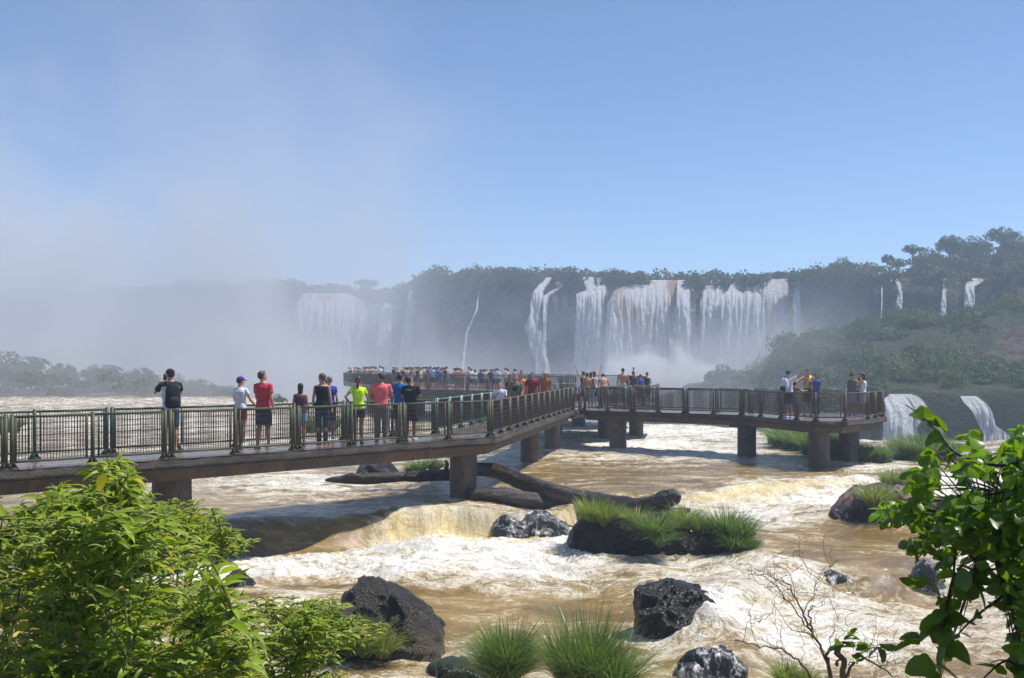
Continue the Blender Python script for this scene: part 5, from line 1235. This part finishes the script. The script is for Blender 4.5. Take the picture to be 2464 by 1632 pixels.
        if hk == 'long': T.tube([H_(0, -.03, .06), H_(0, -.055, -.05), H_(0, -.07, -.15), H_(0, -.07, -.27)], [.075*k, .078*k, .07*k, .03*k], 14, flat=(Rh @ Vector((0, 1, 0)), .55))
        m_ = remesh_obj(T, 'hair', simple('hair_%02x%02x' % (int(s['hair'][0]*255), int(s['hair'][2]*255)), s['hair'], .5, .35, 60, .5), vox*.9, 1)
        if detail:
            co = np.zeros(len(m_.vertices)*3); m_.vertices.foreach_get('co', co); co = co.reshape(-1, 3); c0 = np.array(H_(0, 0, 0)); dd = co-c0; nn = dd/np.linalg.norm(dd, axis=1)[:, None]
            co = co+nn*(.006*k*fbm(co[:, 0]*60, co[:, 1]*60, co[:, 2]*25, 2))[:, None]; m_.vertices.foreach_set('co', co.ravel())
        out['hair'] = m_
    hat = s['hat']
    if hat:
        T = MB(); col = hat[1]
        if hat[0] == 'cap':
            T.loft([(H_(0, -.012, z), r*k, r*1.18*k, Rh) for z, r in ((.035, .084), (.06, .087), (.09, .078), (.115, .058), (.13, .03), (.134, .004))], 18)
            pts = [H_(0, .06, .045), H_(0, .11, .04), H_(0, .165, .025)]
            T.tube(pts, [.062*k, .068*k, .045*k], 14, flat=(Rh @ Vector((0, 0, 1)), .12)); T.ball(H_(0, -.012, .136), .007*k, 6, 4)
        else:
            T.loft([(H_(0, -.005, z), r*k, r*1.12*k, Rh) for z, r in ((.02, .16), (.032, .165), (.044, .15), (.05, .09), (.09, .083), (.125, .075), (.14, .05), (.142, .004))], 20)
        out['cap' if hat[0] == 'cap' else 'sun_hat'] = T.mesh('hat', cloth(col))
    return out, wr, K, up, Rl
def link_person(parts, loc, turn, label, group, z=0.0):
    e = thing('person', (loc[0], loc[1], z), label, 'person', group); e.rotation_euler = (0, 0, turn); body = None
    for nm, me in parts.items():
        o = link_mesh(nm, me, e)
    return e
def place(px, py, label, group, z=0.0, d=None, **spec):
    """py: photo row of the feet on the deck, or give the distance d"""
    g = G(px, py, z) if d is None else P(px, HY, d)
    parts, wr, K, up, Rl = make_person(spec)
    e = link_person(parts, (g.x, g.y), spec.get('turn', 0), label, group, z)
    Rz = Matrix.Rotation(spec.get('turn', 0), 3, 'Z')
    W = lambda v: Vector((g.x, g.y, z))+Rz @ Vector(v)
    return e, wr, K, up, W
def backpack(px_loc, W, K, up, col, acc, label, straps=True):
    e = thing('backpack', tuple(W(K(up((0, -.2, 1.1))))), label, 'backpack')
    m = MB(); secs = []
    for z, rx, ry in ((.93, .10, .06), (.96, .155, .11), (1.05, .165, .125), (1.20, .16, .115), (1.33, .15, .10), (1.42, .12, .075), (1.455, .06, .04)):
        secs.append((K(up((0, -.215, z))), rx, ry, None))
    m.loft(secs, 18); V = m.v[0]; m.v[0] = np.array([tuple(W(v)) for v in V]); m.build('pack', cloth(col), e)
    m = MB(); m.loft([(K(up((0, -.325, z))), rx, ry, None) for z, rx, ry in ((.97, .07, .03), (1.0, .115, .05), (1.12, .115, .05), (1.17, .07, .03))], 14); m.v[0] = np.array([tuple(W(v)) for v in m.v[0]]); m.build('front_pocket', cloth(acc), e)
    for sx in (-1, 1):
        m = MB(); m.tube([W(K(up(q))) for q in ((sx*.08, -.15, 1.40), (sx*.105, -.06, 1.50), (sx*.12, .06, 1.46), (sx*.125, .135, 1.33), (sx*.14, .10, 1.15), (sx*.13, -.10, 1.02))], .017, 8); m.build('strap', cloth(acc), e)
def phone(loc, label, col=(.015, .015, .018), rz=0, name='phone', sz=(.072, .01, .14)):
    m = MB(); m.box(tuple(loc), sz, rz); e = thing(name, tuple(loc), label, 'phone' if name == 'phone' else 'camera'); m.build('casing', simple(name+'_shell', col, .3), e); m = MB()
    m.tube([Vector(loc)+Vector((0, -.006-sz[1]*.4, sz[2]*.3)), Vector(loc)+Vector((0, -.010-sz[1]*.5, sz[2]*.3))], .008 if name == 'phone' else .03, 10); m.build('lens', simple('lens_glass', (.01, .01, .02), .1), e)
GN = 'people standing along the first stretch of the footbridge'
BLACK = (.018, .018, .02)
e, wr, K, up, W = place(410, 1087, 'man in a black cap with a black backpack taking a picture with his phone', GN, H=1.80, armL='photo', armR='photo', headturn=.15, top=(.62, .63, .68), topkind='tee', yoke=BLACK, bottom=(.045, .08, .16), botkind='shorts', hat=('cap', BLACK), shoes=(.35, .25, .18), turn=.55, skin=0)
backpack(0, W, K, up, BLACK, (.03, .03, .033), 'black backpack on the back of the man in the black cap')
phone(W((wr[-1]+wr[1])/2+Vector((-.02, .02, .06))), 'black phone held up in both hands by the man in the black cap', rz=.1)
place(578, 1074, 'woman in a purple cap, white shirt and dark red shorts', GN, H=1.62, fem=True, top=(.72, .73, .76), topkind='tee', bottom=(.28, .03, .025), botkind='mini', hat=('cap', (.07, .03, .30)), hair=(.09, .04, .015), hairkind='bun', armR='handonrail', armL='rail', shoes=(.75, .7, .75), turn=-.25, headturn=-.4, skin=0)
place(633, 1080, 'tall short haired man in a raspberry red polo and dark blue shorts', GN, H=1.76, top=(.56, .055, .075), topkind='polo', bottom=(.03, .045, .09), botkind='shorts', hair=(.04, .032, .026), shoes=(.45, .42, .36), turn=-.35, headturn=-.55, headtilt=-.25, step=.12, armR='down', armL='rail', skin=0)
place(723, 1075, 'small dark haired girl with a loose ponytail in a patterned tank top and denim shorts', GN, H=1.47, fem=True, top=(.10, .045, .06), topkind='tank', bottom=(.25, .36, .52), botkind='mini', hair=(.018, .015, .014), hairkind='long', shoes=(.15, .1, .08), turn=.15, skin=1)
place(775, 1070, 'tall woman with a brown ponytail in a black strappy top and dark jeans, looking left', GN, H=1.70, fem=True, top=BLACK, topkind='tank', bottom=(.03, .05, .10), botkind='long', hair=(.13, .06, .025), hairkind='lowpony', shoes=(.5, .3, .1), turn=-.1, headturn=1.1, skin=0, build=1.08)
place(793, 1060, 'grey haired woman in blue half hidden behind the tall woman in the black top', GN, d=27.9, H=1.62, fem=True, top=(.03, .06, .40), topkind='tee', bottom=(.05, .05, .06), botkind='capri', hair=(.22, .21, .20), shoes=(.2, .2, .2), turn=.1, skin=0)
place(862, 1068, 'woman with a red brown ponytail and hand on hip in a neon yellow shirt', GN, H=1.62, fem=True, top=(.62, .95, .02), topkind='tee', bottom=BLACK, botkind='mini', hair=(.07, .02, .015), hairkind='pony', armL='hip', armR='handonrail', shoes=(.06, .03, .10), turn=.1, headturn=-.2, skin=1)
place(917, 1064, 'man in a coral pink polo and light patterned trousers looking left', GN, H=1.70, top=(.82, .17, .18), topkind='polo', bottom=(.20, .20, .20), botkind='long', hair=(.03, .028, .026), armL='front', armR='rail', shoes=(.3, .3, .32), turn=-.05, headturn=1.2, skin=1, build=1.1)
place(963, 1056, 'black haired man in a blue shirt facing the falls', GN, H=1.68, top=(.03, .14, .40), topkind='tee', bottom=(.05, .05, .06), botkind='shorts', hair=(.016, .014, .013), shoes=(.2, .2, .2), turn=-.2, headturn=-.4, skin=1, build=1.02)
place(988, 1060, 'man in a black shirt with small white lettering on the back, looking down', GN, backtext=1, H=1.64, top=(.02, .02, .023), topkind='tee', bottom=(.02, .02, .03), botkind='shorts', hair=(.014, .013, .012), armR='chin', armL='front', headtilt=-.45, headturn=-.6, shoes=(.5, .45, .4), turn=-.3, skin=1, build=1.08)
GW = 'people walking toward the bend'
place(1203, 1037, 'boy in a white shirt with brown hair holding his hand to his chest', GW, H=1.42, top=(.72, .73, .80), bottom=(.1, .1, .12), hair=(.16, .07, .03), armR='chin', turn=2.9, headtilt=-.25, step=.2, skin=0)
place(1241, 1025, 'man in an olive green shirt with a dark round print, leaning over the railing', GW, print=1, H=1.62, top=(.16, .17, .10), bottom=(.1, .1, .1), hair=(.05, .045, .04), turn=2.9, headtilt=-.3, step=-.2, skin=1, build=1.1, armR='swing', armL='swingf')
place(1229, 1015, 'woman with a raised hand half hidden behind the man in olive green', GW, H=1.6, fem=True, top=(.04, .045, .07), bottom=(.05, .05, .06), hair=(.05, .03, .02), hairkind='long', armR='chin', turn=2.7, skin=1)
place(1256, 1006, 'woman in a bright orange top half hidden behind the man in olive green', GW, H=1.68, fem=True, top=(.85, .20, .02), topkind='tank', bottom=(.05, .05, .06), hair=(.20, .12, .07), hairkind='long', turn=3.0, skin=0)
place(1281, 1007, 'man in a maroon shirt with short dark hair walking with his head down', GW, H=1.66, top=(.22, .025, .035), topkind='polo', bottom=(.08, .10, .16), botkind='long', hair=(.025, .02, .018), turn=3.0, headtilt=-.2, step=.3, skin=1, build=1.12, armL='swing')
place(1311, 1002, 'older man in a sun hat and a rust brown shirt', GW, H=1.70, top=(.36, .12, .055), topkind='tee', bottom=(.25, .28, .34), botkind='long', hat=('hat', (.45, .42, .34)), hair=(.3, .3, .3), turn=3.05, step=-.25, skin=1, build=1.1, armR='swing')
GJ = 'bathers by the junction'
SK = dict(topkind='none')
place(1404, 0, 'person with one arm stretched up at the left of the waving group', GJ, d=50.5, H=1.66, top=(.05, .05, .06), topkind='tank', bottom=(.05, .05, .06), armL='up', turn=.5, skin=0, fem=True, hair=(.05, .04, .03))
place(1413, 0, 'shirtless dark haired man in front of the waving group, in patterned trunks', GJ, d=49.6, H=1.60, bottom=(.22, .20, .17), turn=.2, skin=1, hair=(.03, .025, .02), **SK)
place(1422, 0, 'woman with long dark hair and pale jeans beside the waving group', GJ, d=49.9, H=1.62, fem=True, top=(.05, .04, .05), topkind='tank', bottom=(.26, .42, .60), botkind='long', hair=(.04, .025, .02), hairkind='long', turn=-.5, skin=0)
place(1430, 0, 'person with an arm raised at the right of the waving group, in a pale top', GJ, d=50.8, H=1.66, top=(.55, .5, .52), topkind='tank', armR='up', turn=.2, skin=0, fem=True, hair=(.06, .04, .03), hairkind='long')
place(1453, 0, 'stooping shirtless man with both hands on the rail and a dark strap', GJ, d=51.5, H=1.60, bottom=(.05, .08, .12), turn=.1, lean=.35, armL='rail', armR='handonrail', skin=0, build=1.15, hair=(.04, .03, .025), **SK)
place(1499, 0, 'tall shirtless man standing upright in pale shorts, arms at his sides', GJ, d=53.6, H=1.80, bottom=(.5, .5, .6), turn=.0, skin=0, build=1.12, hair=(.03, .025, .02), **SK)
place(1524, 0, 'person in a dark grey top next to the phone holder', GJ, d=53.0, H=1.66, top=(.06, .06, .07), bottom=(.05, .05, .06), hair=(.07, .055, .045), turn=.2, skin=1, fem=True)
e, wr, K, up, W = place(1541, 0, 'short person in a bright blue shirt lifting a phone overhead', GJ, d=54.0, H=1.50, top=(.04, .12, .50), bottom=(.05, .05, .06), hair=(.06, .035, .03), armL='up', turn=.1, skin=0, fem=True)
phone(W(wr[-1]+Vector((0, .0, .07))), 'dark phone lifted by the short person in bright blue')
place(1557, 0, 'woman with curly red brown hair in a dark strappy top, rightmost of the bathers', GJ, d=54.2, H=1.60, fem=True, top=(.04, .04, .05), topkind='tank', hair=(.10, .04, .025), hairkind='bun', armR='front', turn=-.1, skin=0)
GP = 'people on the rounded viewing platform'
e, wr, K, up, W = place(1897, 1006, 'man in a blue cap and white shirt stretching an arm up toward the falls', GP, H=1.74, top=(.72, .73, .77), bottom=(.03, .04, .09), hat=('cap', (.04, .08, .22)), hair=(.03, .03, .03), armR=((.20, .10, .12), (.36, .16, .38)), armL='out', turn=-.9, shoes=(.5, .6, .7), skin=0)
backpack(0, W, K, up, (.55, .58, .68), (.04, .045, .07), 'white and navy backpack of the man in the blue cap')
place(1914, 1004, 'small child between the man in the blue cap and the shirtless man', GP, d=40.6, H=1.30, top=(.35, .10, .12), bottom=(.05, .10, .16), hair=(.04, .02, .02), armR='out', turn=-1.3, skin=0)
e, wr, K, up, W = place(1945, 0, 'shirtless man with a bright yellow strap over his shoulder', GP, d=41.4, H=1.78, bottom=(.10, .085, .06), hair=(.04, .035, .03), armR='out', armL='chin', turn=2.6, skin=0, build=1.12, **SK)
m = MB(); m.tube([W(K(up(q))) for q in ((-.10, .02, 1.50), (-.08, .13, 1.38), (-.02, .145, 1.2), (.06, .14, 1.02))], .026, 8); o = m.build('shoulder_strap', simple('yellow_webbing', (.70, .85, .02), .6)); tag(o, 'bright yellow strap across the chest of the shirtless man on the rounded platform', 'strap')
place(1965, 0, 'girl with long black hair in a blue shirt, looking back toward the shirtless man', GP, d=41.0, H=1.60, fem=True, top=(.05, .10, .34), bottom=(.04, .06, .12), botkind='long', hair=(.016, .013, .012), hairkind='long', turn=2.2, headturn=.3, skin=1)
e, wr, K, up, W = place(2050, 0, 'person in a camouflage vest and brown hat holding a camera to the face', GP, d=40.3, H=1.66, top=(.14, .15, .11), topkind='tank', bottom=(.45, .47, .5), hat=('hat', (.12, .08, .05)), hair=(.1, .05, .03), armL='photolow', armR='photo', turn=-1.1, skin=0, build=1.1)
phone(W((wr[-1]+wr[1])/2+Vector((0, .02, .03))), 'black camera held by the person in the camouflage vest', name='camera', sz=(.12, .06, .08))
place(2077, 0, 'woman with long black hair in a white tank top raising both hands to her face', GP, d=40.2, H=1.62, fem=True, top=(.75, .76, .85), topkind='tank', bottom=(.6, .6, .66), hair=(.015, .013, .013), hairkind='long', armL='photo', armR='photo', turn=1.2, skin=1)

# ---- the crowd on the far platform
crowd = [(75,97),(92,103),(130,97),(150,97),(165,100),(182,108),(217,78),(228,98),(240,90),(256,95),(272,95),(285,85),(305,85),(320,92),(335,95),(370,80),(390,92),(405,98),(500,85),(520,98),(540,108),(575,150),(598,95),(612,90),(630,98),(645,95),(662,95),(676,100),(692,95),(715,92),(728,98),(742,92),(760,105),(760,130),(780,95),(797,85),(812,90),(828,85),(840,95),(852,85),(870,90),(886,96),(905,85),(918,98),(930,90),(945,118),(960,100),(977,92),(990,95),(1005,90),(1080,107),(1096,112),(1108,105),(1124,112),(1142,115),(1155,122),(1218,95),(1240,118),(1275,128),(1325,140),(1340,125),(1360,128),(1377,120),(1392,128),(1425,125),(1440,135),(1462,120),(1484,112),(1498,128),(1565,108),(1585,118),(1648,122),(1664,135),(1715,130)]
rng = np.random.default_rng(77)
TOPS = [('white', (.68, .68, .70)), ('blue', (.04, .12, .42)), ('black', BLACK), ('grey', (.25, .25, .26)), ('red', (.45, .04, .04)), ('pale blue', (.35, .5, .62)), ('yellow', (.65, .55, .12)), ('orange', (.55, .22, .09)), ('teal', (.05, .32, .30)), ('navy', (.03, .04, .12)), ('bare', None), ('pink', (.62, .25, .30))]
PW = [.20, .10, .15, .13, .04, .08, .02, .03, .05, .08, .10, .02]
POSES = [dict(armL='rail', armR='rail'), dict(armL='down', armR='down'), dict(armL='hip', armR='down'), dict(armL='photo', armR='photo'), dict(armL='front', armR='front')]
cache = {}
def variant(ci, pose, fem, hat, bi):
    key = (ci, pose, fem, hat)
    if key not in cache:
        nm, col = TOPS[ci]; sp = dict(H=1.68, fem=fem, bottom=[(.05, .06, .1), (.25, .22, .16), (.12, .14, .2)][bi], botkind='shorts', hairkind='long' if fem else 'short', skin=int(rng.integers(0, 3)), **POSES[pose])
        sp['hair'] = [(.02, .016, .014), (.09, .05, .03)][int(rng.random() < .3)]
        if col is None: sp['topkind'] = 'none'
        else: sp['top'] = col; sp['topkind'] = 'tank' if fem and pose != 1 else 'tee'
        if hat: sp['hat'] = ('hat', (.6, .55, .45)) if hat == 1 else ('cap', (.6, .62, .65))
        cache[key] = make_person(sp, False)[0]
    return cache[key]
picked = []
fixed = {75: 0, 217: 0, 500: 9, 612: 0, 760: 6, 945: 1, 1142: 10, 1108: 10, 1218: 0, 1275: 0, 1484: 0, 1565: 0, 1715: 4, 130: 7, 1005: 10, 335: 10, 577: 0, 370: 0}
for zx, zy in crowd:
    px = 820+zx*.2534; ci = fixed.get(zx, int(rng.choice(len(TOPS), p=PW))); fem = bool(rng.random() < .45) and ci != 10; hat = 1 if zx in (612, 905, 575) else (2 if zx in (217, 977, 797) or rng.random() < .08 else 0)
    near = np.interp(px, [828, 880, 950, 1060, 1225, 1262], [104, 88, 76, 72, 68.5, 66.5])
    d = near+1.0+rng.random()*(5.5 if px < 1090 else 3.0)
    if zx in (945, 760, 1142, 1108, 1484, 1565, 1275): d = near+.7
    H = float(np.clip(1.48+(HY-(860+zy*.2534))/F*d, 1.25, 1.80)) if True else 1.68
    H = float(np.clip(H*.75+1.6*.25, 1.25, 1.8))
    picked.append([px, d, ci, int(rng.integers(0, 5)), fem, hat, H, int(rng.integers(0, 3))])
picked.sort(key=lambda q: q[0])
NUM = ['leftmost', 'second from the left', 'third from the left', 'fourth from the left', 'fifth from the left', 'sixth from the left', 'seventh from the left', 'eighth from the left', 'ninth from the left', 'tenth from the left', 'eleventh from the left', 'twelfth from the left', 'thirteenth from the left', 'fourteenth from the left', 'fifteenth from the left', 'sixteenth from the left', 'seventeenth from the left', 'eighteenth from the left', 'nineteenth from the left', 'twentieth from the left']
count = {}
totals = {}
for q in picked: totals[(TOPS[q[2]][0], q[5])] = totals.get((TOPS[q[2]][0], q[5]), 0)+1
for px, d, ci, pose, fem, hat, H, bi in picked:
    nm = TOPS[ci][0]; hn = {0: '', 1: ' in sun hats', 2: ' in caps'}[hat]; key = (nm, hat); k = count.get(key, 0); count[key] = k+1
    who = 'shirtless people' if nm == 'bare' else '%s-shirted people' % nm.replace(' ', '-')
    lab = '%s of the %s%s in the far platform crowd' % (NUM[min(k, 19)], who, hn or (' and no hat' if any(q[2] == ci and q[5] for q in picked) else ''))
    if totals[key] == 1: lab = 'the only %s%s in the far platform crowd' % (('bare-chested person' if nm == 'bare' else 'person in a %s top' % nm), {0: ' and no hat' if hn == '' and any(q[2] == ci and q[5] for q in picked) else '', 1: ' and sun hat', 2: ' and cap'}[hat])
    parts = variant(ci, pose, fem, hat, bi); e = link_person(parts, ((px-CX)/F*d, d), float(rng.choice([rng.normal(0, .6), rng.normal(3.0, .6), rng.uniform(-3, 3)])), lab, 'crowd on the far platform', .37)
    e.scale = (H/1.68,)*3
# ================================================================== lettering and prints on shirts
def shirt_text(px, d, z, w, body, col, name, lab, rz, parent_lab, off):
    pass
# ================================================================== air
def vol_box(name, lo, hi, mat, label):
    mb = MB(); c = [(a+b)/2 for a, b in zip(lo, hi)]; mb.box(c, [b-a for a, b in zip(lo, hi)]); return tag(mb.build(name, mat, smooth=False), label, kind='stuff')
HAZE = .0013
t = NT('haze_air'); v = t.n('ShaderNodeVolumePrincipled', i_Density=HAZE); v.inputs['Color'].default_value = (.66, .80, 1.0, 1); v.inputs['Anisotropy'].default_value = .1
t.l(v.outputs[0], t.out.inputs['Volume'])
vol_box('haze', (-4200, -500, -60), (4200, 6200, 42), t.m, 'thin pale haze in the air over the river')
def mist():
    t = NT('spray_mist'); p = t.pos()
    blobs = [((-165, 225, -2), (135, 130, 60), 2.4), ((-42, 190, 14), (44, 85, 62), 1.0), ((-20, 165, -24), (125, 98, 36), 1.7), ((80, 140, -14), (75, 50, 38), .6), ((45, 190, -12), (80, 45, 28), 1.2), ((48, 150, -8), (38, 36, 22), 1.3), ((-70, 128, 0), (75, 34, 20), 2.2), ((-155, 325, 12), (115, 70, 48), 3.2)]
    acc = None
    wn = t.n('ShaderNodeTexNoise', i_Scale=.024, i_Detail=4, i_Roughness=.6); t.l(p, wn.inputs['Vector'])
    for c, r, k in blobs:
        s = t.n('ShaderNodeVectorMath', operation='SUBTRACT'); t.l(p, s.inputs[0]); s.inputs[1].default_value = c
        dv = t.n('ShaderNodeVectorMath', operation='DIVIDE'); t.l(s.outputs[0], dv.inputs[0]); dv.inputs[1].default_value = r
        ln = t.n('ShaderNodeVectorMath', operation='LENGTH'); t.l(dv.outputs[0], ln.inputs[0])
        x = t.math('MULTIPLY_ADD', t.math('SUBTRACT', wn.outputs['Fac'], .5), 2.9, c=0.0)
        q = t.math('ADD', ln.outputs['Value'], x)
        m = t.n('ShaderNodeMapRange', interpolation_type='SMOOTHSTEP', i_From_Min=.98, i_From_Max=.28, i_To_Min=0.0, i_To_Max=k); t.l(q, m.inputs['Value'])
        acc = m.outputs[0] if acc is None else t.math('ADD', acc, m.outputs[0])
    den = t.math('MULTIPLY', acc, .0085)
    v = t.n('ShaderNodeVolumePrincipled'); t.l(den, v.inputs['Density']); v.inputs['Color'].default_value = (.77, .775, .80, 1); v.inputs['Anisotropy'].default_value = .1
    t.l(v.outputs[0], t.out.inputs['Volume'])
    t.m.cycles.volume_step_rate = .45
    vol_box('mist', (-280, 58, -40), (135, 390, 80), t.m, 'drifting spray mist rising from the falls')
mist()
def spray():
    t = NT('white_spray'); p = t.pos(); acc = None
    fn = t.n('ShaderNodeTexNoise', i_Scale=.20, i_Detail=4, i_Roughness=.6); t.l(p, fn.inputs['Vector'])
    for c, r, k in (((27, 204, -4), (17, 9, 10.5), .42), ((35, 204, -5), (12, 8, 8), .25), ((14, 206, -7), (14, 8, 7), .10)):
        s = t.n('ShaderNodeVectorMath', operation='SUBTRACT'); t.l(p, s.inputs[0]); s.inputs[1].default_value = c
        dv = t.n('ShaderNodeVectorMath', operation='DIVIDE'); t.l(s.outputs[0], dv.inputs[0]); dv.inputs[1].default_value = r
        ln = t.n('ShaderNodeVectorMath', operation='LENGTH'); t.l(dv.outputs[0], ln.inputs[0])
        q = t.math('ADD', ln.outputs['Value'], t.math('MULTIPLY', t.math('SUBTRACT', fn.outputs['Fac'], .5), 1.5))
        m = t.n('ShaderNodeMapRange', interpolation_type='SMOOTHSTEP', i_From_Min=1.0, i_From_Max=.35, i_To_Min=0.0, i_To_Max=k); t.l(q, m.inputs['Value']); acc = m.outputs[0] if acc is None else t.math('ADD', acc, m.outputs[0])
    v = t.n('ShaderNodeVolumePrincipled'); t.l(acc, v.inputs['Density']); v.inputs['Color'].default_value = (.97, .97, .97, 1)
    t.l(v.outputs[0], t.out.inputs['Volume']); t.m.cycles.volume_step_rate = .6
    vol_box('spray', (-12, 190, -20), (58, 220, 12), t.m, 'bright white spray boiling up at the foot of the greatest fall')
spray()
# ================================================================== light
w = bpy.data.worlds.new('World'); SC.world = w; w.use_nodes = True; nt = w.node_tree; nt.nodes.clear()
SUN_EL = math.radians(62); SUN_AZ = math.radians(76)             # azimuth to the right of straight ahead
sky = nt.nodes.new('ShaderNodeTexSky'); sky.sky_type = 'NISHITA'; sky.sun_disc = False; sky.sun_elevation = SUN_EL; sky.sun_rotation = SUN_AZ
sky.altitude = 200; sky.air_density = .72; sky.dust_density = 0; sky.ozone_density = 4.6
bg = nt.nodes.new('ShaderNodeBackground'); bg.inputs['Strength'].default_value = .128
ow = nt.nodes.new('ShaderNodeOutputWorld'); nt.links.new(sky.outputs[0], bg.inputs['Color']); nt.links.new(bg.outputs[0], ow.inputs['Surface'])
sd = bpy.data.lights.new('sun', 'SUN'); sd.energy = 5.0; sd.angle = math.radians(.53); sd.color = (1, .965, .91); so = bpy.data.objects.new('sun', sd); COL.objects.link(so)
dirv = Vector((math.sin(SUN_AZ)*math.cos(SUN_EL), math.cos(SUN_AZ)*math.cos(SUN_EL), math.sin(SUN_EL))); so.rotation_euler = dirv.to_track_quat('Z', 'Y').to_euler(); so.location = dirv*50
cam = bpy.data.cameras.new('camera'); cam.sensor_width = 36; cam.lens = F/2464*36; cam.shift_y = (HY-816)/2464; cam.clip_end = 12000; cam.clip_start = .05
co = bpy.data.objects.new('camera', cam); COL.objects.link(co); co.location = (0, 0, HC); co.rotation_euler = (math.pi/2, 0, 0); SC.camera = co
SC.view_settings.view_transform = 'Standard'; SC.view_settings.look = 'None'; SC.view_settings.exposure = 0.25; SC.view_settings.gamma = 1
c = SC.cycles; c.max_bounces = 6; c.diffuse_bounces = 2; c.glossy_bounces = 2; c.transmission_bounces = 3; c.transparent_max_bounces = 10; c.volume_bounces = 2
c.use_adaptive_sampling = True; c.adaptive_threshold = .012; c.use_denoising = True; c.sample_clamp_indirect = 6; c.volume_max_steps = 256; c.volume_step_rate = 1.0
c.caustics_reflective = False; c.caustics_refractive = False
try: c.denoiser = 'OPENIMAGEDENOISE'; c.denoising_prefilter = 'ACCURATE'
except Exception: pass
